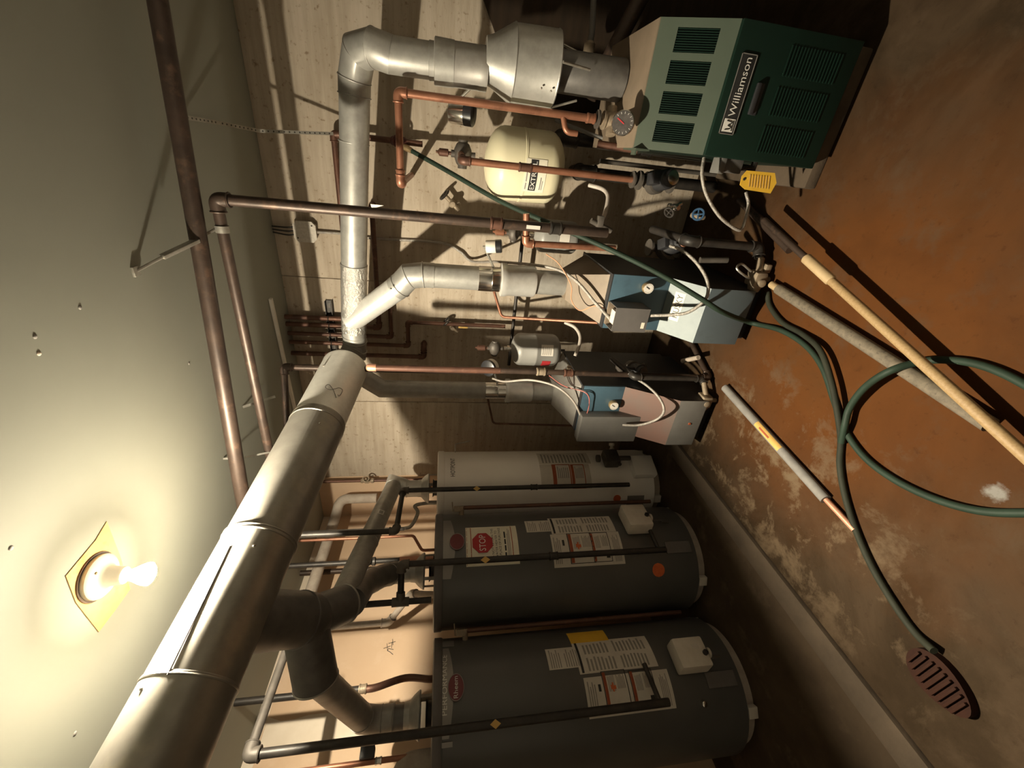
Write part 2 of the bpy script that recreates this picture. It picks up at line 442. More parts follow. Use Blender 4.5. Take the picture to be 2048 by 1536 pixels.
# furring strip on the ceiling
struct(add('trim_3', box((P(541, 597, z=2.43)+P(590, 820, z=2.43))/2, ((P(541, 597, z=2.43)-P(590, 820, z=2.43)).length, .022, .016),
    ((lambda d: (d, V(-d.y, d.x, 0), V(0, 0, 1)))((P(590, 820, z=2.43)-P(541, 597, z=2.43)).normalized())), .002), 'white_paint'))
for q in ((70, 673), (78, 707), (378, 727), (22, 1096), (150, 1467), (160, 615)):
    add('nail_pop', sphere(P(*q, z=H), .006, (1, 1, .35), 10, 6), 'ink_grey' if q[0] != 78 else 'joint_compound', ceil_)

# ================================================================== THE LAMP
FX = V(-1.135, .858, H)
patch = [P(212, 1043, z=H), P(190, 1080, z=H), P(130, 1152, z=H), P(150, 1205, z=H), P(196, 1264, z=H), P(228, 1222, z=H), P(259, 1178, z=H), P(238, 1110, z=H)]
struct(add('trim_4', slab([p-V(0, 0, .0004) for p in patch], (0, 0, -1), .002), 'ceiling_patch', smooth=False))
lamp = thing('ceiling_lamp', 'bare glowing bulb in a round porcelain lampholder on the ceiling', 'lamp', FX)
FXl = FX-V(0, 0, .0045)
add('mounting_ring', lathe(FX-V(0, 0, .002), (0, 0, -1), [(0, .066), (.004, .066), (.004, .058), (.0041, .04)], 40), 'iron_brown', lamp)
add('lampholder', lathe(FXl, (0, 0, -1), [(0, .060), (.012, .060), (.018, .054), (.024, .036), (.034, .027), (.062, .024), (.068, .022)], 40), 'porcelain', lamp)
for s in (-1, 1): add('screw', sphere(FXl+V(.038*s, -.018*s, -.021), .004, n=8, m=5), 'brass', lamp)
add('bulb_neck', lathe(FXl+V(0, 0, -.066), (0, 0, -1), [(0, .012), (.012, .0135), (.025, .018), (.04, .0255), (.052, .0295), (.060, .0304)], 28), 'bulb_neck', lamp)
add('bulb', lathe(FXl+V(0, 0, -.1261), (0, 0, -1), [(.0415*(math.cos(a)-math.cos(.82)), .0415*math.sin(a)) for a in (.82, .69, .55, .41, .28, .16, .05)], 28), 'bulb_glow', lamp)

# ================================================================== MAIN FLUE
RF = .117
_p = V(-1.492, .309, 2.237); _p = V(*CAM)+(_p-V(*CAM))*(RF/.127)
_d = V(.159, .983, -.091).normalized()
def ax_y(y): return _p+_d*((y-_p.y)/_d.y)
k_ = RF/.127
flue = thing('main_flue', 'large dusty galvanized flue duct slung under the ceiling beside the bulb', 'duct', ax_y(.9)-V(0, 0, RF))
J = [2.224*k_, 1.759*k_, 1.126*k_, .694*k_]
def duct(name, y0, y1, r0, r1, m, lip=True):
    a, b = ax_y(y0), ax_y(y1); Lg = (b-a).length
    return add(name, lathe(a, b-a, [(0, r0), (.004, r0+.0015), (.01, r0), (Lg, r1)], 56, cap=False), m, flue)
duct('duct_section', J[0], J[1]-.01, RF-.001, RF-.004, 'galvanized_bright')
duct('duct_section', J[1]+.012, J[2]-.01, RF, RF-.002, 'duct_aged')
duct('duct_section', J[2]+.01, J[3]-.01, RF, RF-.002, 'duct_aged')
duct('duct_section', J[3]+.008, -.42, RF, RF-.001, 'duct_aged')
for y in (J[1]-.02, J[2]+.0, J[2]+.012, J[3]): add('joint_bead', ring(ax_y(y), _d, RF-.001, .004, 56), 'duct_aged', flue)
add('end_reducer', lathe(ax_y(J[0]-.006), -_d, [(0, RF-.004), (.001, RF-.006), (.004, .07)], 40, cap=False), 'galvanized_dull', flue)
add('wall_thimble', sweep(fillet([ax_y(-.40), ax_y(-.65), V(XL+.004, ax_y(-.65).y, ax_y(-.65).z)], .2, 10), RF-.002, 40), 'duct_aged', flue)
def flue_hit(px, py, off=.001):
    """where the line of sight meets the duct"""
    o = V(*CAM); d = Vector(ray(px, py)).normalized(); q = o-_p
    dd = d-_d*d.dot(_d); qq = q-_d*q.dot(_d)
    A, B, C_ = dd.dot(dd), 2*dd.dot(qq), qq.dot(qq)-(RF+off)**2
    D = B*B-4*A*C_
    t = (-B-math.sqrt(max(D, 0)))/(2*A); return o+d*t
seam = [flue_hit(460-i*(460-335)/14, 1092+i*(1350-1092)/14) for i in range(15)]
add('lock_seam', sweep(seam, .0022, 8), 'galvanized_dark', flue)
mk = [(165, 592), (152, 548), (128, 498), (92, 456), (62, 466), (58, 488), (100, 508), (150, 500), (196, 490), (230, 512), (216, 552), (196, 572), (180, 560)]
add('inked_number', sweep(spline([flue_hit(640+x/5.12, 680+y/5.12) for x, y in mk], 5), .0012, 6), 'ink_black', flue)
for (x, y) in ((647, 731), (717, 766), (639, 846), (508, 1091), (283, 1378)):
    add('screw', sphere(flue_hit(x, y), .0045, n=8, m=5), 'chrome', flue)
# the lateral that takes the three water heaters
S0 = ax_y(.80); E = P(597, 1238, d=1.80)
sd = (E-S0).normalized()
lat = thing('flue_lateral', 'dark branch duct leaving the big flue towards the water heaters', 'duct', E-V(0, 0, .1))
add('wye_stub', lathe(S0, sd, [(.06, .094), ((E-S0).length, .092)], 44, cap=False), 'galvanized_dark', lat)
add('joint_bead', ring(E, sd, .092, .004, 44), 'galvanized_dark', lat)
add('tee_shell', lathe(E-sd*.004, sd, [(0, .092), (.05, .09), (.10, .074)], 44), 'galvanized_dark', lat)
CA = P(690, 1207, d=2.0)
add('collar', lathe(E+sd*.05, (CA-E-sd*.05), [(0, .074), ((CA-E-sd*.05).length, .074)], 40), 'galvanized_dark', lat)
add('collar_rim', ring(CA, CA-E-sd*.05, .074, .004, 40), 'galvanized_dull', lat)
LR = P(632, 1362, d=1.98)
lb = E+sd*.03
add('branch_shell', rod(lb, LR, .078, .078, 40), 'galvanized_dark', lat)
add('branch_rim', ring(LR, LR-lb, .077, .004, 40), 'galvanized_dull', lat)

# ================================================================== WATER HEATERS
T1, T2, T3 = V(-2.34, .918, 0), V(-2.095, 1.505, 0), V(-2.0, 2.06, 0)
R1, R2, R3 = .298, .299, .24
class Tank:
    def __init__(s, c, r):
        s.c, s.r = c, r; D = math.hypot(c.x, c.y)
        s.t = V(-c.x/D, -c.y/D, 0); s.rt = V(-s.t.y, s.t.x, 0)
    def pt(s, phi, z, off=.0): return V(s.c.x, s.c.y, 0)+(s.t*math.cos(phi)+s.rt*math.sin(phi))*(s.r+off)+V(0, 0, z)
    def nrm(s, phi): return s.t*math.cos(phi)+s.rt*math.sin(phi)
    def hit(s, px, py):
        d = ray(px, py); o = V(0, 0, 0); a = d[0]**2+d[1]**2; b = -2*(d[0]*s.c.x+d[1]*s.c.y); c = s.c.x**2+s.c.y**2-s.r**2
        D = max(b*b-4*a*c, 0); t = (-b-math.sqrt(D))/(2*a)
        x, y, z = d[0]*t, d[1]*t, EYE+d[2]*t; v = V(x-s.c.x, y-s.c.y, 0)
        return math.atan2(v.dot(s.rt), v.dot(s.t)), z
    def patch(s, a0, a1, z0, z1, off=.0006, th=.0012, n=14, shape=None):
        vs, fs = [], []
        for i in range(n+1):
            a = a0+(a1-a0)*i/n
            lo, hi = (z0, z1) if shape is None else shape(i/n)
            for q in (off, off+th): vs += [s.pt(a, lo, q), s.pt(a, hi, q)]
        for i in range(n):
            k = i*4; m = k+4
            fs += [(k+2, k+3, m+3, m+2), (k, m, m+1, k+1), (k, k+2, m+2, m), (k+1, m+1, m+3, k+3)]
        fs += [(0, 1, 3, 2), (n*4, n*4+2, n*4+3, n*4+1)]
        return vs, fs
    def rect(s, x0, x1, y0, y1):
        """image rectangle -> (phi left, phi right, z bottom, z top)"""
        ym = (y0+y1)/2; xm = (x0+x1)/2
        pr, pl = s.hit(xm, y0)[0], s.hit(xm, y1)[0]
        return pl, pr, s.hit(x1, ym)[1], s.hit(x0, ym)[1]
def tank_print(t, root, rc, blocks, th=.0022):
    """small print: dark bars inside a label given by fractions (u0,u1,v0,v1,mat)"""
    a0, a1, z0, z1 = rc
    for (m, bl) in blocks:
        g = [t.patch(a0+(a1-a0)*u0, a0+(a1-a0)*u1, z1-(z1-z0)*v1, z1-(z1-z0)*v0, .0014, .0008, 6) for u0, u1, v0, v1 in bl]
        add('print', merge(*g), m, root, smooth=False)['kind'] = 'stuff'
def lines(u0, u1, v0, v1, n, fill=.5, jag=.25):
    rnd = random.Random(int(u0*100+v0*977+n)); out = []
    for i in range(n):
        a = v0+(v1-v0)*i/n; out.append((u0, u1-(u1-u0)*jag*rnd.random(), a, a+(v1-v0)/n*fill))
    return out
def frame_bars(u0, u1, v0, v1, w):
    return [(u0, u1, v0, v0+w), (u0, u1, v1-w, v1), (u0, u0+w*.6, v0, v1), (u1-w*.6, u1, v0, v1)]
def tank_text(t, root, s, phi0, phi1, z0, h, m, off=.0016, name='lettering'):
    fn = lambda a, b: t.pt(a, b, off)
    add(name, text_geo(s, fn, phi0, z0, phi1-phi0, h), m, root, smooth=False)

def heater(label, c, r, top, body, rim, group=None):
    t = Tank(c, r); root = thing('water_heater', label, 'water heater', c)
    prof = [(.055, r-.012), (.06, r-.002), (.075, r), (top-.045, r), (top-.043, r+.004), (top-.006, r+.004), (top, r-.004), (top+.001, .10)]
    add('jacket', lathe(V(c.x, c.y, 0), (0, 0, 1), prof, 72), body, root)
    add('top_rim', lathe(V(c.x, c.y, top-.04), (0, 0, 1), [(0, r+.0045), (.002, r+.006), (.036, r+.006), (.041, r-.006)], 72, cap=False), rim, root)
    add('base_ring', lathe(V(c.x, c.y, .006), (0, 0, 1), [(0, r-.03), (.05, r-.03)], 60), 'pipe_wrap', root)
    for k in range(3):
        a = -.5+k*2*PI/3; p = t.pt(a, .03, -.02)
        add('foot', box(p, (.05, .03, .048), (t.nrm(a).cross(V(0, 0, 1)), t.nrm(a), V(0, 0, 1)), .004), 'white_plastic', root)
    return root, t
def hood(root, c, top, r=.052, m='galvanized', big=.095):
    """draft hood standing on four straps over the flue outlet"""
    for k in range(4):
        a = .5+k*PI/2; d_ = V(math.cos(a), math.sin(a), 0)
        add('hood_leg', box(c+d_*(big-.006)+V(0, 0, top+.03), (.003, .018, .06), (d_, V(-d_.y, d_.x, 0), V(0, 0, 1))), 'steel_strap', root)
    add('flue_baffle', lathe(c+V(0, 0, top), (0, 0, 1), [(0, .05), (.02, .05), (.03, .06)], 28), 'iron_black', root)
    add('draft_hood', lathe(c+V(0, 0, top+.055), (0, 0, 1), [(0, big), (.006, big+.002), (.03, big-.015), (.05, r+.006), (.075, r+.003)], 36, cap=False), m, root)

def gas_valve(t, root, x0, x1, y0, y1, m='white_plastic'):
    a0, a1, z0, z1 = t.rect(x0, x1, y0, y1); am = (a0+a1)/2; n = t.nrm(am); e = V(0, 0, 1).cross(n)
    w_ = (a1-a0)*t.r; zc = (z0+z1)/2
    g = add('gas_control', box(t.pt(am, zc, .045), (w_, .08, z1-z0), (e, n, V(0, 0, 1)), .012), m, root)
    add('control_knob', lathe(t.pt(am-.03, z0+.018, .083), n, [(0, .013), (.012, .012), (.013, .008)], 18), 'black_plastic', g)
    add('viewing_window', box(t.pt(am+.05, z0+.055, .0855), (.02, .002, .035), (e, n, V(0, 0, 1))), 'paper', g)
    add('thermostat_dial', lathe(t.pt(am, z0-.012, .05), (0, 0, -1), [(0, .022), (.012, .022), (.016, .016)], 18), m, g)
    add('pilot_tube', sweep(spline([t.pt(am-.02, z0-.01, .04), t.pt(am-.06, z0-.07, .05), t.pt(am-.05, .22, .03), t.pt(am, .16, .004)], 6), .004, 8), 'iron_grey', g)
    return a0, a1, z0, z1
def access_door(t, root, phi, z0=.09, z1=.24, w=.1):
    add('burner_door', t.patch(phi-w, phi+w, z0, z1, .001, .006), 'tank_rim', root)

# --- nearest heater
h1, k1 = heater('nearest and largest dark grey water heater with a red oval badge, at the frame edge', T1, R1, 1.515, 'tank_grey', 'tank_rim')
rc = k1.rect(877, 908, 1298, 1478)
def band(t_): # silver banner, deepest in the middle
    z1, z0 = rc[3], rc[2]; b = (z1-z0)*.32*abs(2*t_-1)**1.6
    return z0+b, z1
add('banner', k1.patch(rc[0], rc[1], 0, 0, .0006, .002, 24, band), 'tank_silver', h1)
add('banner_tab', k1.patch(*k1.rect(878, 908, 1284, 1294), .0006, .003), 'tank_silver', h1)
add('banner_tab', k1.patch(*k1.rect(878, 905, 1484, 1495), .0006, .003), 'tank_silver', h1)
pa, za = k1.hit(889, 1431); pb, zb = k1.hit(883, 1312)
tank_text(k1, h1, 'PERFORMANCE', pa, pb, k1.hit(894, 1400)[1], .022, 'ink_white', .0032)
def badge(t, root, px, py, rx, rz, txt):
    ph, z = t.hit(px, py); n = t.nrm(ph); e = V(0, 0, 1).cross(n); c = t.pt(ph, z, .003)
    def disc(sx, sz, th, o): 
        vs = [c+n*o+e*(sx*math.cos(a))+V(0, 0, 1)*(sz*math.sin(a)) for a in [2*PI*i/36 for i in range(36)]]
        return slab(vs, n, th)
    b = add('badge', disc(rx, rz, .003, 0), 'badge_red', root)
    vs = []
    add('badge_rim', sweep([c+n*.003+e*(rx*.96*math.cos(a))+V(0, 0, 1)*(rz*.96*math.sin(a)) for a in [2*PI*i/36 for i in range(37)]], .0016, 6), 'tank_silver', b)
    if txt:
        fn = lambda a, q: c+n*.0038+e*a+V(0, 0, 1)*q
        add('lettering', text_geo(txt, fn, -rx*.78, -rz*.22, rx*1.56, rz*.52), 'ink_white', b, smooth=False)
badge(k1, h1, 912, 1375, .052, .036, 'Rheem')
def rating_labels(t, root, spec, top, low, box1, box2):
    add('paper_label', t.patch(*t.rect(*spec)), 'paper', root); tank_print(t, root, t.rect(*spec), [('ink_grey', lines(.06, .94, .08, .42, 5, .42)+lines(.06, .9, .52, .95, 6, .42))])
    add('paper_label', t.patch(*t.rect(*top)), 'paper', root)
    tank_print(t, root, t.rect(*top), [('ink_black', [(.03, .97, .03, .06)]), ('ink_grey', lines(.06, .46, .12, .5, 8)+lines(.54, .95, .12, .46, 7)+lines(.06, .46, .56, .92, 8)+lines(.54, .95, .52, .95, 9))])
    add('paper_label', t.patch(*t.rect(*low)), 'paper', root)
    tank_print(t, root, t.rect(*low), [('ink_grey', lines(.1, .9, .03, .13, 4)+lines(.08, .92, .87, .97, 5)), ('ink_black', [(.62, .8, .15, .18)])])
    for k, b_ in enumerate((box1, box2)):
        r_ = t.rect(*b_)
        tank_print(t, root, r_, [('ink_black', frame_bars(0, 1, 0, 1, .035)), ('ink_rust', [(.03, .97, .04, .16)]),
            ('ink_grey', lines(.45, .92, .22, .5, 5)+lines(.5, .92, .58, .92, 6)), ('sticker_orange' if k == 0 else 'ink_black', [(.5, .62, .3, .36), (.44, .68, .36, .42), (.5, .6, .42, .5)] if k == 0 else [(.12, .3, .7, .9)])])
rating_labels(k1, h1, (1094, 1162, 1296, 1338), (1150, 1308, 1278, 1342), (1172, 1347, 1346, 1428), (1208, 1258, 1340, 1418), (1264, 1312, 1338, 1416))
add('energy_tag', k1.patch(*k1.rect(1136, 1214, 1264, 1285), .0008, .0015), 'tag_yellow', h1)
gas_valve(k1, h1, 1342, 1404, 1290, 1352)
add('igniter_button', lathe(k1.pt(*k1.hit(1405, 1406), .0), k1.nrm(k1.hit(1405, 1406)[0]), [(0, .012), (.02, .012), (.022, .009)], 16), 'chrome', h1)
access_door(k1, h1, 0)
hood(h1, T1, 1.515)
# --- middle heater
h2, k2 = heater('dark grey water heater with a STOP notice, between the other two heaters', T2, R2, 1.52, 'tank_grey', 'tank_rim')
rc2 = k2.rect(886, 911, 1042, 1158)
def band2(t_):
    z1, z0 = rc2[3], rc2[2]; b = (z1-z0)*.36*abs(2*t_-1)**1.6
    return z0+b, z1
add('banner', k2.patch(rc2[0], rc2[1], 0, 0, .0006, .002, 24, band2), 'tank_silver', h2)
badge(k2, h2, 914, 1084, .047, .04, None)
rs = k2.rect(932, 1037, 1054, 1131)
add('stop_notice', k2.patch(*rs), 'paper_cream', h2)
tank_print(k2, h2, rs, [('ink_rust', [(.08, .98, .09, .105), (.08, .98, .88, .895), (.02, .98, .015, .022)])])
ph, zz = k2.hit(965, 1086); n_ = k2.nrm(ph); e_ = V(0, 0, 1).cross(n_); c_ = k2.pt(ph, zz, .0022)
oct_ = [c_+(e_*math.cos(PI/8+i*PI/4)+V(0, 0, 1)*math.sin(PI/8+i*PI/4))*.058 for i in range(8)]
so = add('stop_sign', slab(oct_, n_, .001), 'ink_red', h2, smooth=False)
add('lettering', text_geo('STOP', lambda a, q: c_+n_*.0016+e_*a+V(0, 0, 1)*q, -.044, -.016, .088, .034), 'ink_white', so, smooth=False)
for txt, u0, u1, v in (('DO NOT RETURN THIS', .10, .93, .53), ('WATER HEATER TO', .16, .86, .60), ('THE PLACE OF PURCHASE', .06, .95, .67)):
    tank_text(k2, h2, txt, rs[0]+(rs[1]-rs[0])*u0, rs[0]+(rs[1]-rs[0])*u1, rs[3]-(rs[3]-rs[2])*v, (rs[3]-rs[2])*.045, 'ink_black', .0024)
tank_print(k2, h2, rs, [('ink_black', [(.2, .28, .735, .765), (.32, .45, .735, .765), (.48, .61, .735, .765), (.64, .82, .735, .765)]), ('ink_grey', lines(.12, .92, .79, .86, 3))])
rating_labels(k2, h2, (1051, 1104, 1042, 1064), (1099, 1227, 1035, 1066), (1105, 1246, 1066, 1132), (1138, 1188, 1066, 1127), (1184, 1221, 1065, 1124))
def sticker(t, root, px, py, r):
    ph, z = t.hit(px, py)
    add('round_sticker', t.patch(ph-r/t.r, ph+r/t.r, 0, 0, .0006, .0012, 16, lambda u: (z-r*math.sqrt(max(0, 1-(2*u-1)**2)), z+r*math.sqrt(max(0, 1-(2*u-1)**2)))), 'sticker_orange', root)
sticker(k2, h2, 1317, 1140, .036)
gas_valve(k2, h2, 1245, 1292, 1031, 1073)
access_door(k2, h2, .15)
hood(h2, T2, 1.52)
# --- white heater in the corner
h3, k3 = heater('slim white water heater standing in the corner', T3, R3, 1.515, 'tank_white', 'tank_white')
pa, za = k3.hit(905, 953); pb, zb = k3.hit(903, 917)
tank_text(k3, h3, 'HOTPOINT', pa, pb, k3.hit(910, 935)[1], .028, 'ink_black', .001)
add('paper_label', k3.patch(*k3.rect(1076, 1178, 907, 928)), 'paper', h3); tank_print(k3, h3, k3.rect(1076, 1178, 907, 928), [('ink_grey', lines(.08, .92, .06, .95, 14))])
rl = k3.rect(1082, 1182, 929, 978)
add('paper_label', k3.patch(*rl), 'paper', h3)
for k, b_ in enumerate(((1106, 1143, 929, 977), (1144, 1171, 929, 977))):
    tank_print(k3, h3, k3.rect(*b_), [('ink_rust', frame_bars(0, 1, 0, 1, .06)+[(.03, .97, .04, .2)]), ('ink_grey', lines(.4, .92, .28, .92, 6))])
sticker(k3, h3, 1234, 997, .026)
add('rating_plate', k3.patch(*k3.rect(1254, 1287, 991, 1014)), 'tank_silver', h3)
a0, a1, z0, z1 = k3.rect(1196, 1240, 912, 944); am = (a0+a1)/2; n_ = k3.nrm(am); e_ = V(0, 0, 1).cross(n_)
g3 = add('gas_control', merge(box(k3.pt(am, (z0+z1)/2, .05), (.11, .07, .10), (e_, n_, V(0, 0, 1)), .012), rod(k3.pt(am, z0+.02, .05), k3.pt(am, z0-.06, .05), .016)), 'iron_grey', h3)
add('control_knob', lathe(k3.pt(am, z1, .05), (0, 0, 1), [(0, .025), (.02, .025), (.022, .018)], 20), 'iron_grey', g3)
add('gas_inlet', rod(k3.pt(am, z0+.05, .05), k3.pt(am-.22, z0+.04, .075), .012), 'iron_grey', g3)
rw = k3.rect(1261, 1304, 923, 951); aw = (rw[0]+rw[1])/2
add('burner_cover', box(k3.pt(aw, (rw[2]+rw[3])/2, .02), (.15, .06, rw[3]-rw[2]), (V(0, 0, 1).cross(k3.nrm(aw)), k3.nrm(aw), V(0, 0, 1)), .012), 'tank_white', h3)
pv = k3.hit(1224, 906)
dv = V(0, 0, 1).cross(k3.nrm(pv[0]))
add('drain_valve', merge(lathe(k3.pt(pv[0], pv[1], 0), k3.nrm(pv[0])+dv*.4, [(0, .018), (.03, .018), (.034, .012), (.05, .012), (.052, .02), (.07, .02)], 16)), 'white_plastic', h3)
hood(h3, T3, 1.515, m='galvanized_new')
# relief-valve discharge tubes clipped to the jackets
def relief(root, t, phi, z, m='copper_dark'):
    n = t.nrm(phi)
    add('relief_valve', merge(rod(t.pt(phi, z, -.005), t.pt(phi, z, .05), .014), box(t.pt(phi, z+.02, .035), (.03, .03, .05), (V(0, 0, 1).cross(n), n, V(0, 0, 1)), .004), rod(t.pt(phi, z+.05, .02), t.pt(phi, z+.055, .075), .003)), 'brass_dirty', root)
    add('discharge_tube', sweep(fillet([t.pt(phi, z, .04), t.pt(phi, z-.03, .04), t.pt(phi, .17, .04)], .02), .0115, 14), m, root)
relief(h2, k2, k2.hit(1000, 1028)[0]+.06, 1.37)
relief(h1, k1, 1.17, 1.36)
p3 = k3.hit(960, 906)[0]
add('relief_lever', sweep([k3.pt(p3+.12, 1.40, -.02), k3.pt(p3+.12, 1.40, .055), k3.pt(p3+.14, 1.30, .075)], .004, 8), 'steel_strap', h3)

# --- heater vents
v3 = thing('vent_pipe', 'long pale vent pipe slanting down to the slim white water heater', 'pipe', T3+V(0, 0, 1.645))
hv = T3+V(0, 0, 1.65)
top3 = T3+V(.02, .03, 1.795)
st3 = CA+V(-.01, .03, .02)
add('vent_run', sweep([st3, top3], .0515, 36), 'galvanized', v3)
add('vent_elbow', sweep([top3+(st3-top3).normalized()*.05, top3+V(0, 0, .004), T3+V(.012, .018, 1.755), T3+V(0, 0, 1.71), hv-V(0, 0, .02)], .054, 36), 'galvanized_new', v3)
add('joint_bead', ring(top3+(st3-top3)*.62, st3-top3, .0515, .0028, 36), 'galvanized', v3)
add('joint_bead', ring(T3+V(0, 0, 1.715), (0, 0, 1), .054, .003, 36), 'galvanized_new', v3)
mid3 = top3+(st3-top3)*.42
dirv = (st3-top3).normalized(); side = (V(*CAM)-mid3); side = (side-dirv*side.dot(dirv)).normalized(); e2_ = dirv.cross(side)
def on3(a, q): return mid3+dirv*a+(side*math.cos(q/.0525)+e2_*math.sin(q/.0525))*.0525
for (a0, a1, q0, q1) in ((-.02, .02, .014, .02), (-.02, .02, -.014, -.008), (-.02, -.014, -.008, .014), (.014, .02, -.008, .014)):
    add('label_frame', slab([on3(a0, q0), on3(a1, q0), on3(a1, q1), on3(a0, q1)], side, .0008), 'ink_white', v3, smooth=False)
v2 = thing('vent_pipe', 'dark elbowed vent pipe above the water heater with the STOP notice', 'pipe', T2+V(0, 0, 1.65))
e0 = CA+V(-.03, .02, -.02)
add('vent_elbow', sweep([e0, T2+V(.20, -.20, 1.855), T2+V(.06, -.06, 1.80), T2+V(0, 0, 1.74), T2+V(0, 0, 1.70)], .058, 36), 'galvanized_dark', v2)
add('vent_sleeve', lathe(T2+V(0, 0, 1.635), (0, 0, 1), [(0, .053), (.075, .053), (.078, .06), (.085, .06)], 36), 'galvanized', v2)
for q in ((T2+V(.12, -.12, 1.828)), (T2+V(.03, -.03, 1.77))): add('joint_bead', ring(q, V(.7, -.7, .35), .058, .003, 36), 'galvanized_dull', v2)
v1 = thing('vent_pipe', 'dark angled vent pipe dropping to the nearest water heater', 'pipe', T1+V(0, 0, 1.645))
el1 = T1+V(0, 0, 1.815)
add('vent_run', sweep([LR+(lb-LR).normalized()*.02, el1+(LR-el1).normalized()*.06], .054, 36), 'galvanized_dull', v1)
add('vent_elbow', sweep([el1+(LR-el1).normalized()*.07, el1+(LR-el1).normalized()*.045, T1+V(.012, 0, 1.79), T1+V(0, 0, 1.75), T1+V(0, 0, 1.69)], .0565, 36), 'galvanized_dull', v1)
add('vent_sleeve', lathe(T1+V(0, 0, 1.63), (0, 0, 1), [(0, .050), (.07, .050)], 36), 'galvanized_dark', v1)
for z in (1.745, 1.695): add('joint_bead', ring(T1+V(0, 0, z), (0, 0, 1), .0565, .0028, 36), 'galvanized_dull', v1)

# ================================================================== PIPE FITTINGS
def coupling(name, root, p, d, r, m, ln=.035):
    d = Vector(d).normalized()
    return add(name, lathe(Vector(p)-d*ln/2, d, [(0, r*.98), (.002, r*1.32), (.008, r*1.36), (.009, r*1.2), (ln-.009, r*1.2), (ln-.008, r*1.36), (ln-.002, r*1.32), (ln, r*.98)], 20), m, root)
def elbow(root, a, c, b, r, m, k=1.28, reach=None):
    """pipe elbow at corner c between neighbours a and b"""
    a, b, c = Vector(a), Vector(b), Vector(c); q = reach or r*2.2
    da, db = (a-c).normalized(), (b-c).normalized()
    body = sweep(fillet([c+da*q, c, c+db*q], q*.9, 7), r*k, 18)
    return add('elbow', merge(body, ring(c+da*q, da, r*k, r*.18, 20, 6), ring(c+db*q, db, r*k, r*.18, 20, 6)), m, root)
def pipe_run(name, label, cat, pts, r, m, fit=None, bend=None, group=None, n=16, seg='tube'):
    """a pipe with a tube part and an elbow part at every corner"""
    pts = [Vector(p) for p in pts]
    lo = min(pts, key=lambda p: p.z)
    root = thing(name, label, cat, lo-V(0, 0, r), group)
    add(seg, sweep(fillet(pts, bend or r*2, 7), r, n), m, root)
    if fit:
        for i in range(1, len(pts)-1): elbow(root, pts[i-1], pts[i], pts[i+1], r, fit)
    return root
def flange(root, p, d, r, m, name='flange'):
    return add(name, lathe(p, d, [(0, r), (.008, r), (.009, r*.55), (.02, r*.55)], 20), m, root)
def wheel_valve(name, label, p, out, up, group=None, m='brass_dirty', wm='iron_black', s=1.0, cat='valve'):
    """boiler drain: body along out, hand wheel on a stem along up"""
    out, up = Vector(out).normalized(), Vector(up).normalized(); p = Vector(p)
    root = thing(name, label, cat, p-V(0, 0, .02*s), group)
    add('valve_body', merge(lathe(p, out, [(0, .014*s), (.012*s, .014*s), (.014*s, .011*s), (.03*s, .011*s), (.036*s, .017*s), (.056*s, .017*s), (.062*s, .011*s), (.075*s, .011*s)], 16),
        rod(p+out*.046*s, p+out*.046*s+up*.045*s, .009*s), rod(p+out*.046*s, p+out*.06*s-up*.04*s, .010*s)), m, root)
    wc = p+out*.046*s+up*.05*s
    wh = add('hand_wheel', merge(ring(wc, up, .024*s, .005*s, 20, 6), *[rod(wc, wc+(frame(up)[1]*math.cos(a)+frame(up)[2]*math.sin(a))*.024*s, .0035*s, n=6) for a in (0, PI/2, PI, 3*PI/2)], sphere(wc, .007*s, n=8, m=6)), wm, root)
    return root

# ================================================================== CEILING PIPES
zc = 2.345
A0, A1 = P(315, 0, z=zc), P(486, 1000, z=zc)
dA = (A1-A0).normalized()
pa_ = pipe_run('iron_pipe', 'longer brown iron pipe running along under the ceiling, passing over the big flue', 'pipe', [A0-dA*1.6, A1+dA*.34], .0275, 'iron_brown')
B0, B1 = P(432, 398, z=2.29), P(544, 930, z=2.29)
dB = (B1-B0).normalized()
pc_bot = V(B0.x, B0.y, .84)
pb_ = pipe_run('iron_pipe', 'shorter ceiling pipe that elbows down in front of the cream expansion tank', 'pipe', [B1+dB*.12, B0, pc_bot], .019, 'iron_brown', 'iron_brown')
add('white_paint_fleck', slab([P(741, 408, y=B0.y-.0195), P(768, 411, y=B0.y-.0195), P(752, 415, y=B0.y-.0195), P(743, 415, y=B0.y-.0195)], (0, -1, 0), .001), 'white_paint', pb_, smooth=False)
for z in (1.30, 1.06): coupling('coupling', pb_, V(B0.x, B0.y, z), (0, 0, 1), .019, 'copper_dark' if z > 1.2 else 'iron_black', .05)
add('paper_tag', box(V(B0.x, B0.y-.022, 1.155), (.014, .002, .055), None), 'paper', pb_)
dp = [P(574, 850, z=2.31), P(568, 734, z=2.31)]
pD = pipe_run('iron_pipe', 'dark pipe elbowing down from the ceiling behind the mouth of the big flue', 'pipe', [dp[0]+(dp[0]-dp[1])*.35, dp[1], V(dp[1].x, dp[1].y, 1.23)], .0165, 'iron_brown', 'iron_brown')

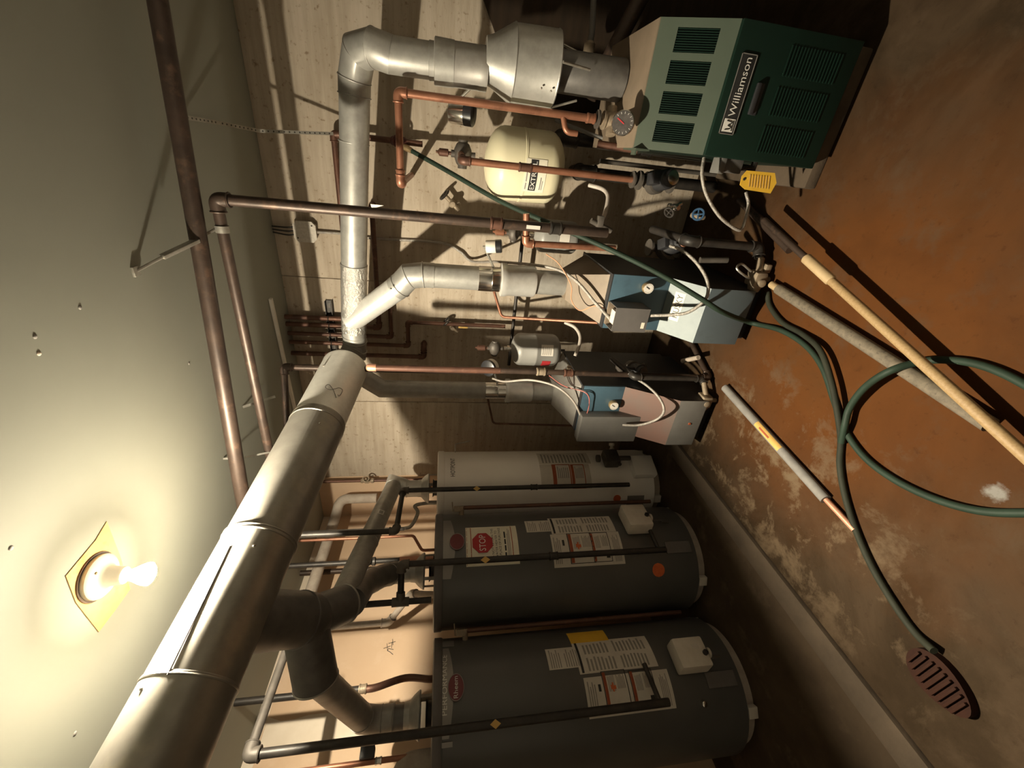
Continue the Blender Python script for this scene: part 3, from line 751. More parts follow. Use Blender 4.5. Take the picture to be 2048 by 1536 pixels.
def strap(name, label, pts, w_, nrm=None, cat='strap', holes=True):
    pts = [Vector(p) for p in pts]; lo = min(pts, key=lambda p: p.z)
    root = thing(name, label, cat, lo)
    for i in range(len(pts)-1):
        a, b = pts[i], pts[i+1]; d = (b-a); L_ = d.length; d.normalize()
        view = (V(*CAM)-a); sd_ = d.cross(view).normalized() if nrm is None else d.cross(Vector(nrm)).normalized(); nn = sd_.cross(d)
        add('strap_band', box((a+b)/2, (L_, w_, .0015), (d, sd_, nn)), 'steel_strap', root)
        if holes:
            k = int(L_/.022)
            add('hole', merge(*[lathe(a+d*(.011+.022*j)-nn*.0012, nn, [(0, .0035), (.0024, .0035)], 8) for j in range(max(1, k))]), 'iron_black', root)['kind'] = 'stuff'
    return root
eW = P(672, 268, y=2.44)
strap('pipe_strap', 'perforated steel hanger strap running from the ceiling to the copper elbow', [P(362, 233, z=H-.002), P(440, 246, y=2.1), P(520, 262, y=2.3), eW+V(0, -.012, .01)], .014)
hp = B0+dB*.10
hg = thing('pipe_hanger', 'bent steel strap hanger holding the shorter ceiling pipe near its elbow', 'hanger', hp-V(0, 0, .02))
add('hanger_loop', lathe(hp-dB*.012, dB, [(0, .021), (.024, .021), (.024, .0225), (0, .0225), (0, .021)], 24, cap=False), 'steel_strap', hg)
hc = V(hp.x-.09, hp.y-.27, H)
add('hanger_arm', sweep([hp+V(0, 0, .02), (hp+hc)/2+V(0, 0, .01), hc-V(0, 0, .004)], .005, 8), 'steel_strap', hg)
add('hanger_plate', box((hp+hc)/2+V(.0, 0, .005), (.012, .13, .028), (V(1, 0, 0), (hc-hp).normalized(), (hc-hp).normalized().cross(V(1, 0, 0)).normalized() * -1), .002), 'steel_strap', hg)
add('hanger_foot', box(hc-V(0, 0, .004), (.03, .03, .008), None, .002), 'steel_strap', hg)
h2p = P(478, 917, z=zc+.03)
strap('pipe_strap', 'thin steel strap tying the two ceiling pipes together beside the flue', [V(h2p.x, h2p.y, H-.002), h2p, P(546, 903, z=2.27)], .008, holes=False)
h3p = P(558, 793, z=2.31)
strap('pipe_strap', 'short hanger strap on the elbowed pipe near the furring strip', [V(h3p.x, h3p.y-.1, H-.002), h3p+V(0, 0, .018)], .012, holes=False)

# ================================================================== BOILER VENTS ON THE CONCRETE WALL SIDE
RV = .0605
Ya, Yb_ = 2.08, 2.16
ER = P(709, 130, y=Ya); EL = P(710, 682, y=Yb_)
rdir = (EL-ER).normalized()
vr = thing('vent_pipe', 'long pale vent pipe running level along the concrete wall from the green boiler', 'pipe', V(ER.x, ER.y, 1.36))
HX = V(.282, 2.0, 0)     # hood axis of the green boiler
down_top = P(748, 112, y=2.04)
cuts = [P(708, y, y=Ya+(Yb_-Ya)*(130-y)/-552) for y in (195, 285, 529, 662)]
add('vent_run', rod(ER+rdir*.09, cuts[2], RV, RV, 44), 'galvanized', vr)
fg = lathe(cuts[2], cuts[3]-cuts[2], [((cuts[3]-cuts[2]).length*i/40, RV+.002) for i in range(41)], 60)
for i_, v_ in enumerate(fg[0]):
    ax_ = cuts[2]+rdir*((v_-cuts[2]).dot(rdir)); fg[0][i_] = ax_+(v_-ax_)*(1+random.uniform(-.012, .03))
add('foil_wrap', fg, 'foil', vr, angle=18)
add('vent_run', rod(cuts[3], EL, RV, RV, 44), 'galvanized', vr)
g_top = V(HX.x, HX.y, 1.74)
gor = [ER+rdir*.10, ER+rdir*.045, (ER*.72+g_top*.28)+V(.03, 0, .01), g_top+V(.012, 0, .035), g_top-V(0, 0, .03)]
add('gored_elbow', sweep(gor, RV+.002, 44), 'galvanized', vr)
for i in (0, 1, 2, 3):
    dd = (gor[min(i+1, 4)]-gor[max(i-1, 0)])
    add('joint_bead', ring(gor[i], dd, RV+.003, .0025, 40), 'galvanized_dull', vr)
for q in (cuts[1], cuts[2], cuts[3]+rdir*.03, EL): add('joint_bead', ring(q, rdir, RV+.001, .003, 40), 'galvanized', vr)
mouth = ax_y(J[0])
t_in = mouth-_d*.03
gl = [EL-rdir*.01, EL+rdir*.055, EL*.45+V(mouth.x+.02, mouth.y+.10, mouth.z-.02)*.55, V(mouth.x+.01, mouth.y+.085, mouth.z-.006), t_in]
add('gored_elbow', sweep(gl, RV+.002, 44), 'galvanized_dull', vr)
for q, dd in ((gl[1], gl[2]-gl[0]), (gl[2], gl[3]-gl[1])): add('joint_bead', ring(q, dd, RV+.003, .0028, 40), 'galvanized', vr)
add('vent_drop', rod(g_top-V(0, 0, .02), V(HX.x, HX.y, 1.545), RV, RV, 44), 'galvanized', vr)
add('crimped_end', lathe(V(HX.x, HX.y, 1.548), (0, 0, 1), [(0, RV+.002), (.02, RV+.003), (.022, RV)], 44), 'galvanized', vr)
add('sleeve', lathe(V(HX.x, HX.y, 1.475), (0, 0, 1), [(0, .075), (.072, .077), (.075, .072)], 44), 'galvanized', vr)
add('sleeve', lathe(V(HX.x, HX.y, 1.345), (0, 0, 1), [(0, .074), (.03, .0745), (.034, .073), (.13, .073)], 44), 'galvanized_dull', vr)
dh = thing('draft_hood', 'wide cone-shaped galvanized draft hood above the green boiler', 'vent hood', V(HX.x+.03, HX.y, 1.07))
hb = V(HX.x+.028, HX.y, 1.075)
add('hood_skirt', lathe(hb, (0, 0, 1), [(0, .130), (.004, .132), (.008, .130), (.172, .127)], 56, cap=False), 'galvanized', dh)
add('hood_cone', lathe(hb+V(0, 0, .171), (0, 0, 1), [(0, .129), (.003, .130), (.085, .083), (.108, .076), (.11, .07)], 56), 'galvanized', dh)
add('flue_neck', lathe(V(HX.x+.03, HX.y, .79), (0, 0, 1), [(0, .075), (.29, .072), (.31, .06)], 44), 'galvanized_dark', dh)
for k in range(3):
    a = .6+k*2*PI/3; q = hb+V(math.cos(a)*.135, math.sin(a)*.135, 0)
    add('hood_strap', sweep([q, q-V(math.cos(a)*.045, math.sin(a)*.045, .12)], .005, 8), 'steel_strap', dh)
for px, py in ((1083, 176), (1102, 182)): 
    add('screw', sphere(P(px, py, y=HX.y-.12), .004, n=8, m=5), 'chrome', dh)

# middle boiler vent
MX, MY = -.565, 2.07
tapc = P(722, 628, y=2.12)
vm = thing('vent_pipe', 'pale vent pipe rising from the middle blue boiler and angling into the level vent', 'pipe', V(MX, MY, .86))
mtop = V(MX, MY, 1.66)
tp = P(706, 640, y=2.14); tdir = (tp-mtop).normalized()
add('vent_drop', rod(V(MX, MY, 1.30), V(MX, MY, 1.555), .0595, .0595, 44), 'galvanized', vm)
ge = [V(MX, MY, 1.545), V(MX, MY, 1.60), mtop+V(-.012, 0, .01), mtop+V(-.065, .008, .055), tp-tdir*.17]
add('gored_elbow', sweep(ge[:4]+[ge[3]+(tp-ge[3]).normalized()*.03], .0615, 44), 'galvanized', vm)
for i in (1, 2, 3): add('joint_bead', ring(ge[i], ge[i+1]-ge[i-1], .0625, .003, 40), 'galvanized', vm)
add('saddle_branch', sweep([ge[3]+(tp-ge[3]).normalized()*.02, tp+(tp-ge[3]).normalized()*.02], [.0605, .056], 44), 'galvanized_new', vm)
add('screw', sphere(P(717, 632, y=2.075), .004, n=8, m=5), 'iron_black', vm)
add('screw', sphere(P(782, 577, y=2.0), .004, n=8, m=5), 'iron_black', vm)
add('chrome_sleeve', lathe(V(MX, MY, 1.20), (0, 0, 1), [(0, .0625), (.055, .0625), (.057, .064), (.06, .0625), (.125, .0625)], 44), 'chrome', vm)
add('damper_body', lathe(V(MX, MY, 1.03), (0, 0, 1), [(0, .075), (.012, .079), (.145, .079), (.152, .084), (.178, .084), (.182, .065)], 48), 'galvanized_new', vm)
add('vent_drop', rod(V(MX, MY, .86), V(MX, MY, 1.04), .062, .062, 44), 'galvanized', vm)
# far boiler vent
FXb, FYb = -1.25, 2.10
vf = thing('vent_pipe', 'pale vent pipe rising from the far boiler to the mouth of the big flue', 'pipe', V(FXb, FYb, .86))
add('vent_drop', sweep([V(FXb, FYb, 1.20), V(FXb, FYb, 1.84), V(mouth.x-.03, mouth.y+.03, mouth.z-.02)], .051, 40), 'galvanized_dull', vf)
add('chrome_sleeve', lathe(V(FXb, FYb, 1.115), (0, 0, 1), [(0, .054), (.05, .054), (.052, .056), (.056, .054), (.125, .054)], 40), 'chrome', vf)
add('damper_body', lathe(V(FXb, FYb, .955), (0, 0, 1), [(0, .064), (.01, .068), (.13, .068), (.137, .073), (.16, .073), (.163, .056)], 44), 'galvanized_new', vf)
add('vent_drop', rod(V(FXb, FYb, .80), V(FXb, FYb, .96), .058, .058, 40), 'galvanized', vf)

def damper_motor(label, c, r, h, axis, topm, sidem, arm_to):
    root = thing('damper_motor', label, 'damper motor', Vector(c)-V(0, 0, h/2))
    ax = Vector(axis).normalized()
    add('motor_can', lathe(Vector(c)-ax*h/2, ax, [(0, r*.96), (.003, r), (h*.62, r)], 32), sidem, root)
    add('motor_cap', lathe(Vector(c)-ax*h/2+ax*h*.62, ax, [(0, r*1.02), (h*.34, r*1.02), (h*.38, r*.9)], 32), topm, root)
    add('mounting_arm', sweep([Vector(c)-ax*h*.5, Vector(c)-ax*h*.62, Vector(arm_to)], .006, 8), 'steel_strap', root)
damper_motor('chrome and black damper motor beside the vent of the green boiler', P(925, 225, y=2.02), .045, .10, (0, -.2, .0) if False else (-.05, -.3, -.95), 'black_plastic', 'chrome', V(HX.x-.06, HX.y, 1.40))
damper_motor('small white and black damper motor beside the vent of the middle blue boiler', P(988, 493, y=2.0), .03, .075, (.15, -.2, -.95), 'black_plastic', 'white_plastic', V(MX+.06, MY, 1.25))
damper_motor('round black-topped damper motor beside the vent of the far boiler', P(980, 735, y=2.0), .045, .05, (.1, -.75, .65), 'black_plastic', 'white_plastic', V(FXb+.05, FYb, 1.17))

# ================================================================== WALL STRUT AND RISERS
YS = YB-.045
s0, s1 = P(654, 604, y=YS), P(669, 713, y=YS)
zs = (s0.z+s1.z)/2
st = thing('pipe_strut', 'black slotted channel strut fixed across the pipes near the ceiling', 'strut', V((s0.x+s1.x)/2, YS, zs-.02))
add('channel', merge(bx(s1.x-.05, s0.x, YB-.012, YB-.001, zs-.02, zs+.02), bx(s1.x-.05, s0.x, YB-.04, YB-.012, zs+.017, zs+.02), bx(s1.x-.05, s0.x, YB-.04, YB-.012, zs-.02, zs-.017)), 'iron_black', st, smooth=False)
for i in range(6): add('slot', bx(s1.x-.03+i*.07, s1.x+i*.07, YB-.0145, YB-.0115, zs-.006, zs+.006), 'iron_grey', st, smooth=False)
rx = [P(660, y, y=YS).x for y in (635, 649, 667, 684, 706)]
rr = [.0145, .0145, .0125, .0125, .0145]
zl = [P(757, 640, y=YS-.03).z, P(783, 690, y=YS-.03).z, P(817, 715, y=YS-.03).z]
yp = YB-.062
elbx = P(672, 268, y=2.45).x
zcu = P(675, 350, y=yp).z
runs = [('copper_pipe', 'brown copper riser farthest from the big flue on the strut, feeding the red valve', [V(rx[0], yp, H), V(rx[0], yp, zcu), V(elbx, yp, zcu), V(elbx, yp, 1.62)], 'copper_dark'),
        ('copper_pipe', 'dark copper riser on the strut, its long level arm crossing behind the iron pipe drop', [V(rx[1], yp, H), V(rx[1], yp, zl[0]), V(P(738, 412, y=yp).x, yp, zl[0]), V(P(738, 412, y=yp).x, YB+.01, zl[0])], 'copper_dark'),
        ('copper_pipe', 'middle copper riser on the strut, bending behind the angled vent pipe', [V(rx[2], yp, H), V(rx[2], yp, zl[1]), V(rx[2]+.32, yp, zl[1]), V(rx[2]+.32, YB+.01, zl[1])], 'copper_dark'),
        ('copper_pipe', 'copper riser on the strut that steps sideways and drops past the slate tank', [V(rx[3], yp, H), V(rx[3], yp, zl[2]), V(P(830, 645, y=yp).x, yp, zl[2]), V(P(830, 645, y=yp).x, yp, P(1010, 655, y=yp).z)], 'copper_dark'),
        ('copper_pipe', 'copper riser at the flue end of the strut, nearest the flue mouth', [V(rx[4], yp, H), V(rx[4], yp, 1.62), V(rx[4]+.08, yp, 1.62), V(rx[4]+.08, YB+.01, 1.62)], 'copper_dark')]
for i, (nm, lab, pts, m) in enumerate(runs):
    rt = pipe_run(nm, lab, 'pipe', pts, rr[i], m, m, bend=.03)
    add('pipe_clamp', merge(ring(V(rx[i], yp, zs), (0, 0, 1), rr[i]+.002, .003, 20, 6), bx(rx[i]-.006, rx[i]+.006, yp+.012, YB-.038, zs-.012, zs+.012)), 'iron_black', rt)
    if i == 0:
        add('valve_body', lathe(V(elbx, yp, 1.70), (0, 0, 1), [(0, .016), (.01, .022), (.04, .026), (.07, .022), (.08, .016)], 18), 'wheel_red', rt)
        add('hand_wheel', ring(V(elbx, yp-.045, 1.74), (0, 1, 0), .024, .006, 22, 6), 'wheel_red', rt)
        add('valve_stem', rod(V(elbx, yp-.01, 1.74), V(elbx, yp-.05, 1.74), .006), 'iron_black', rt)

# junction box and its conduit
jb = P(611, 463, y=YB-.03)
jbx = thing('junction_box', 'pale octagonal junction box on the concrete wall', 'electrical box', jb-V(0, 0, .06))
def octo(c, hw, hh, ch): return [V(c.x+sx, c.y, c.z+sz) for sx, sz in ((-hw+ch, -hh), (hw-ch, -hh), (hw, -hh+ch), (hw, hh-ch), (hw-ch, hh), (-hw+ch, hh), (-hw, hh-ch), (-hw, -hh+ch))]
add('box_body', slab(octo(V(jb.x, YB-.002, jb.z), .052, .055, .02), (0, -1, 0), .038), 'octagon_box', jbx, smooth=False)
add('cover_plate', slab(octo(V(jb.x, YB-.040, jb.z), .056, .059, .02), (0, -1, 0), .003), 'octagon_box', jbx, smooth=False)
for s in (-1, 1): add('screw', sphere(V(jb.x+.035*s, YB-.044, jb.z-.04*s), .004, n=8, m=5), 'iron_black', jbx)
for k in range(3):
    q = V(jb.x-.02+.02*k, YB-.02, jb.z+.055)
    add('wire_lead', sweep(spline([q, q+V(-.006, -.008, .04), V(q.x-.004*k, q.y+.006, H)], 5), .004, 8), 'black_rubber', jbx)
conduit = pipe_run('armored_cable', 'pale armored cable dropping from the octagonal box and curving to the blue boiler', 'cable',
    spline([V(jb.x, YB-.02, jb.z-.055), P(680, 467, y=YB-.015), P(750, 477, y=YB-.012), P(880, 485, y=YB-.012), P(920, 503, y=YB-.02), P(945, 523, y=YB-.04), P(1000, 524, y=2.3), P(1100, 535, y=2.05), P(1150, 560, y=1.92), P(1190, 605, y=1.82), P(1222, 640, y=1.775)], 8), .0075, 'cable_armor', bend=.001, n=10)

# ================================================================== COPPER AND TANKS AROUND THE GREEN BOILER
yr = 1.93
c0, c1, c2 = P(811, 368, y=yr), P(796, 184, y=yr), P(1192, 231, y=yr)
c0 = V(c0.x, yr, c1.z); c2 = V(c1.x, yr, c2.z)
cr = pipe_run('copper_pipe', 'reddish copper pipe dropping in front of the draft hood to the green boiler', 'pipe', [V(c0.x, YB+.005, c0.z), c0, c1, c2], .0145, 'copper', 'copper')
coupling('coupling', cr, c0+(c1-c0)*.12, c1-c0, .0145, 'copper', .03)
coupling('coupling', cr, c2+V(0, 0, .02), (0, 0, 1), .0145, 'copper', .04)
add('drain_tee', sweep(fillet([c2+V(0, 0, .14), c2+V(-.06, -.01, .12), c2+V(-.06, -.01, .07)], .03), .011, 12), 'copper', cr)
flange(cr, c2-V(0, 0, .005), (0, 0, -1), .034, 'iron_grey'); flange(cr, c2-V(0, 0, .04), (0, 0, 1), .034, 'brass_dirty')
add('valve_casting', merge(lathe(c2-V(0, 0, .13), (0, 0, 1), [(0, .022), (.02, .034), (.05, .036), (.09, .026)], 20), rod(c2-V(.05, .02, .07), c2-V(-.05, -.02, .07), .02)), 'brass_dirty', cr)
gq = P(1246, 246, y=1.715)
gdir = (V(*CAM)-gq); gdir = V(gdir.x*.6, gdir.y, gdir.z*1.3).normalized()
gauge = thing('pressure_gauge', 'round dark-faced pressure gauge with a red needle by the green boiler', 'gauge', gq-V(0, 0, .05))
def dial(root, c, d, r, face, rimm, needle=True, nm='ink_red'):
    add('gauge_case', lathe(c-d*.03, d, [(0, r*.8), (.012, r), (.03, r), (.033, r*.94)], 30), rimm, root)
    add('dial_face', lathe(c+d*.003, d, [(0, r*.92), (.0012, r*.92)], 30), face, root)
    f, e1, e2 = frame(d)
    g = [box(c+d*.0048+(e1*math.cos(a)+e2*math.sin(a))*r*.76, (r*.16, .0012 if r < .05 else .003, .0006), ((e1*math.cos(a)+e2*math.sin(a)), d.cross(e1*math.cos(a)+e2*math.sin(a)), d)) for a in [2.5+i*(4.6)/11 for i in range(12)]]
    add('dial_marks', merge(*g), 'ink_white' if face == 'dial_dark' else 'ink_black', root, smooth=False)['kind'] = 'stuff'
    if needle: add('needle', box(c+d*.0052+(e1*.5+e2*.86)*r*.25, (r*.75, .004, .001), ((e1*.5+e2*.86), d.cross(e1*.5+e2*.86), d)), nm, root, smooth=False)
dial(gauge, gq, gdir, .042, 'dial_dark', 'chrome')
add('gauge_stem', rod(gq-gdir*.03, c2-V(0, 0, .09), .012), 'brass_dirty', gauge)

def expansion_tank(label, top, bot, r, m, lab_px=None, txt=None, ypl=None):
    top, bot = Vector(top), Vector(bot); Hh = (top-bot).length; c = (top+bot)/2
    root = thing('expansion_tank', label, 'expansion tank', bot)
    k = r*.55
    prof = [(0, .02)]+[(k-k*math.cos(a), r*math.sin(a)) for a in [i*PI/2/6 for i in range(1, 7)]]+[(Hh*.52, r), (Hh*.525, r*1.012), (Hh*.55, r*1.012), (Hh*.555, r)]+[(Hh-k+k*math.sin(a), r*math.cos(a)) for a in [i*PI/2/6 for i in range(0, 6)]]+[(Hh, .02)]
    add('shell', lathe(bot, top-bot, prof, 48), m, root)
    add('connector', lathe(top-V(0, 0, .005), (0, 0, 1), [(0, .013), (.012, .013), (.014, .018), (.03, .018), (.032, .012), (.05, .012)], 16), 'chrome', root)
    add('air_stem', rod(bot, bot-V(0, 0, .03), .008), 'iron_black', root)
    t = Tank(V(bot.x, bot.y, 0), r)
    return root, t
ct, cbm = P(968, 330, y=2.25), P(1126, 332, y=2.25)
cxx = (P(1045, 405, y=2.25).x+P(1045, 253, y=2.25).x)/2
et1, kt1 = expansion_tank('large cream expansion tank hanging on the concrete wall', V(cxx, 2.25, ct.z), V(cxx, 2.25, cbm.z), .162, 'tank_cream')
lr = kt1.rect(1050, 1092, 318, 384)
add('paper_label', kt1.patch(*lr, .0008), 'paper_cream', et1)
lb1 = kt1.rect(1060, 1075, 319, 381)
add('label_bar', kt1.patch(*lb1, .0016, .001), 'ink_black', et1)
tank_text(kt1, et1, 'EXTROL', lb1[0]+(lb1[1]-lb1[0])*.05, lb1[0]+(lb1[1]-lb1[0])*.95, lb1[2]+(lb1[3]-lb1[2])*.2, (lb1[3]-lb1[2])*.6, 'ink_white', .003)
tank_print(kt1, et1, lr, [('ink_grey', [(.08, .3, .06, .12), (.34, .62, .06, .12), (.1, .5, .76, .82), (.1, .4, .86, .9)])])
gt, gb = P(1022, 698, y=2.2), P(1120, 700, y=2.2)
gx = (P(1070, 736, y=2.2).x+P(1070, 660, y=2.2).x)/2
et2, kt2 = expansion_tank('small slate grey expansion tank with a paper and red label', V(gx, 2.2, gt.z), V(gx, 2.2, gb.z), .098, 'tank_slate')
add('paper_label', kt2.patch(*kt2.rect(1083, 1107, 690, 712), .0008), 'paper', et2)
add('paper_label', kt2.patch(*kt2.rect(1083, 1100, 722, 731), .0008), 'ink_red', et2)
tank_print(kt2, et2, kt2.rect(1083, 1107, 690, 712), [('ink_grey', lines(.1, .9, .1, .9, 5))])
q0, q1 = P(1068, 470, y=2.25), P(1158, 475, y=2.25)
et3, kt3 = expansion_tank('small grey expansion tank half hidden behind the ceiling pipe drop', V(q0.x, 2.25, q0.z), V(q0.x, 2.25, q1.z), .085, 'tank_slate')
add('paper_label', kt3.patch(*kt3.rect(1120, 1140, 462, 484), .0008), 'paper', et3)

def scoop(label, c, arrest=True, ax=(1, 0, 0), s=1.0, am='copper_dark'):
    """cast air scoop with a little air vent on top"""
    c = Vector(c); ax = Vector(ax).normalized()
    root = thing('air_scoop', label, 'fitting', c-V(0, 0, .04*s))
    add('casting', merge(lathe(c-ax*.06*s, ax, [(0, .022*s), (.012*s, .022*s), (.02*s, .03*s), (.05*s, .042*s), (.08*s, .042*s), (.105*s, .03*s), (.11*s, .022*s), (.12*s, .022*s)], 22), rod(c, c+V(0, 0, .055*s), .016*s), rod(c-V(0, 0, .06*s), c, .014*s)), 'iron_grey', root)
    if arrest:
        add('air_vent', lathe(c+V(0, 0, .055*s), (0, 0, 1), [(0, .008), (.012, .008), (.014, .017), (.055, .017), (.058, .012), (.064, .006), (.072, .006)], 18), am, root)
    return root
sc1 = P(925, 305, y=2.22)
scoop('rusty air scoop on top of the cream expansion tank', V(cxx+.02, 2.25, ct.z+.105), s=1.0)
scoop('air scoop with a copper air vent above the slate grey expansion tank', V(gx, 2.2, gt.z+.1), s=.8, am='copper_dark')
scoop('air scoop with a bright copper air vent behind the ceiling pipe drop', V(q0.x, 2.25, q0.z+.11), s=.75, am='copper')
# copper supply in front of the cream tank down to the pump
d0, d1 = P(925, 321, y=1.99), P(1262, 367, y=1.99)
d1 = V(d0.x, 1.99, d1.z)
cs = pipe_run('copper_pipe', 'copper pipe crossing the face of the cream expansion tank down to a pump', 'pipe', [V(cxx+.02, 2.25-.04, d0.z), d0, d1], .0145, 'copper', 'copper_dark')
coupling('coupling', cs, V(d0.x, 1.99, P(1050, 338, y=1.99).z), (0, 0, 1), .0145, 'copper_dark', .06)
flange(cs, d1, (0, 0, -1), .036, 'iron_grey')

def circulator(label, c, mdir, s=1.0, endm='chrome'):
    """wet-rotor circulator: flanges above and below, motor can to one side"""
    c = Vector(c); md = Vector(mdir).normalized()
    root = thing('circulator_pump', label, 'pump', c-V(0, 0, .085*s))
    add('volute', merge(lathe(c-md*.02*s, md, [(0, .03*s), (.006*s, .052*s), (.04*s, .052*s), (.046*s, .044*s)], 26), rod(c-V(0, 0, .08*s), c+V(0, 0, .08*s), .02*s)), 'iron_grey', root)
    for z in (-1, 1): add('flange', lathe(c+V(0, 0, .085*s*z), (0, 0, -z), [(0, .04*s), (.012*s, .04*s)], 20), 'iron_grey', root)
    add('motor_can', lathe(c+md*.026*s, md, [(0, .044*s), (.06*s, .042*s), (.066*s, .036*s), (.085*s, .036*s), (.088*s, .03*s)], 26), 'boiler_black', root)
    add('end_cap', lathe(c+md*.114*s, md, [(0, .03*s), (.004*s, .03*s), (.006*s, .02*s)], 22), endm, root)
    add('wiring_box', box(c+md*.06*s+V(0, 0, .05*s), (.05*s, .05*s, .035*s), (md, md.cross(V(0, 0, 1)).normalized(), V(0, 0, 1)), .004), 'boiler_black', root)
    return root
pu = P(1325, 372, y=1.98)
circulator('circulator pump between the cream tank and the green boiler', V(d1.x+.0, 1.98, d1.z-.11), (.25, -1, -.25))
circulator('circulator pump on the dark side of the middle blue boiler', P(1328, 497, y=1.98), (.5, -.8, -.3), 1.0, 'copper_bright')
circulator('circulator pump on the dark side of the far boiler', P(1262, 738, y=1.98), (.3, -1, -.25), .95, 'iron_grey')

wheel_valve('wall_valve', 'wall valve with a black wheel handle beside the cream tank', P(905, 405, y=YB), (0, -1, 0), (.55, -.1, .6), s=1.25)
wheel_valve('wall_valve', 'wall valve with a black wheel handle near the slate grey tank', P(905, 648, y=YB), (0, -1, 0), (.55, -.1, .6), s=1.15)
add_tag = P(926, 655, y=YB-.08)
yt = tag(add('valve_tag', box(add_tag, (.012, .003, .06), None, .001), 'tag_ochre'), 'small yellow paper tag on the wall pipe near the slate grey tank', 'tag')
# copper fittings under the pipe drop, and the thin copper lines
pcx = V(B0.x, B0.y, 0)
cu2 = pipe_run('copper_pipe', 'red copper branch dropping behind the green hose to the middle boiler', 'pipe', [V(B0.x+.02, 1.90, P(1048, 470, y=1.9).z), P(1052, 487, y=1.9), P(1230, 497, y=1.9)], .0145, 'copper', 'copper')
fl2 = pipe_run('fill_line', 'white flexible filler line with a green valve beside the ceiling pipe drop', 'pipe', spline([P(1178, 370, y=2.1), P(1205, 378, y=2.05), P(1216, 392, y=2.0), P(1212, 420, y=1.95), P(1205, 440, y=1.9)], 6), .010, 'cable_white', bend=.001)
add('valve_body', merge(box(P(1200, 443, y=1.88), (.05, .03, .03), None, .006), rod(P(1182, 441, y=1.88), P(1222, 462, y=1.88), .012)), 'iron_grey', fl2)
fl3 = pipe_run('fill_line', 'white flexible filler line bending down under the slate grey expansion tank', 'pipe', spline([P(1130, 645, y=2.25), P(1150, 655, y=2.2), P(1160, 672, y=2.15), P(1158, 692, y=2.1), P(1150, 712, y=2.08)], 6), .010, 'cable_white', bend=.001)
add('brass_tee', merge(box(P(1150, 738, y=2.06), (.035, .035, .07), None, .008), rod(P(1135, 735, y=2.06), P(1170, 738, y=2.06), .012)), 'brass_dirty', fl3)
pipe_run('copper_tube', 'thin copper tube bending down the wall to the grey control box', 'pipe', [V(P(985, 572, y=2.42).x, YB+.004, P(985, 572, y=2.42).z), P(985, 572, y=2.42), P(1003, 634, y=2.35), P(1222, 647, y=2.0)], .0085, 'copper', bend=.03, n=12)
pipe_run('copper_tube', 'thin copper tube on the shaded wall between far boiler and white heater', 'pipe', [V(P(974, 790, y=2.5).x, YB+.004, P(974, 790, y=2.5).z), P(974, 790, y=2.5), P(986, 847, y=2.48), P(1165, 852, y=2.3)], .0075, 'copper_dark', bend=.03, n=12)
hb0, hb1 = P(1046, 470, y=2.42), P(1020, 730, y=2.42)
pipe_run('iron_pipe', 'slim black pipe crossing the wall behind the slate grey expansion tank', 'pipe', [hb0, V(hb1.x, 2.42, hb0.z)], .011, 'iron_black', n=12)
ce0 = P(740, 735, y=1.86)
ce = pipe_run('copper_pipe', 'capped copper riser in front of the far vent, running down to the floor', 'pipe', [ce0, V(ce0.x, 1.86, P(1000, 745, y=1.86).z)], .0165, 'copper_dark')
add('end_cap', lathe(ce0-V(0, 0, .03), (0, 0, 1), [(0, .0185), (.036, .0185), (.044, .015), (.048, .008)], 18), 'copper_bright', ce)
zf = .03
cebot = V(ce0.x+.02, 1.80, zf)
add('lower_tube', sweep(fillet([V(ce0.x, 1.86, P(998, 745, y=1.86).z), V(ce0.x+.005, 1.84, .5), cebot, P(1372, 664, z=zf)], .04), .015, 14), 'iron_brown', ce)
elbow(ce, V(ce0.x+.005, 1.84, .5), cebot, P(1372, 664, z=zf), .015, 'iron_brown')
coupling('coupling', ce, V(ce0.x+.002, 1.855, .98), (0, 0, 1), .0165, 'brass_dirty', .05)
coupling('coupling', ce, V(ce0.x+.002, 1.85, .83), (0, 0, 1), .0165, 'copper_dark', .05)

# ================================================================== GREEN BOILER
GX0, GX1 = .072, .462
gbr = thing('boiler', 'green boiler with four grilles and a black nameplate', 'boiler', V((GX0+GX1)/2, 1.9, .052))
YK, YT = 1.62, 1.745
zb_, zk, zt = .075, .555, .785
add('jacket', prism_x([(YK+.03, zb_), (YK+.03, zk), (YT+.012, zt-.012), (2.24, zt-.012), (2.24, zb_)], GX0+.003, GX1-.003), 'boiler_green_dark', gbr, smooth=False)
add('base_frame', bx(GX0+.03, GX1-.03, YK+.06, 2.22, .052, zb_), 'boiler_black', gbr, smooth=False)
# tilted upper front with four grilles
up = V(0, YT-YK, zt-zk).normalized(); nrm_ = V(0, -(zt-zk), YT-YK).normalized(); Lp = V(0, YT-YK, zt-zk).length
def pp(u, v, o=0): return V(GX0+(GX1-GX0)*u, YK, zk)+up*(Lp*v)+nrm_*o
def panel_with_holes(us, v0, v1):
    """front sheet as bars round the four grille openings"""
    g = []; ed = [0]+[e for u in us for e in u]+[1]
    def bar(u0, u1, a, b): return slab([pp(u0, a, 0), pp(u1, a, 0), pp(u1, b, 0), pp(u0, b, 0)], -nrm_, .012)
    g.append(bar(0, 1, 0, v0)); g.append(bar(0, 1, v1, 1))
    for i in range(0, len(ed), 2): g.append(bar(ed[i], ed[i+1], v0, v1))
    return merge(*g)
us = [(.07, .245), (.30, .475), (.53, .705), (.76, .935)]
pnl = add('upper_panel', panel_with_holes(us, .22, .74), 'boiler_green_light', gbr, smooth=False)
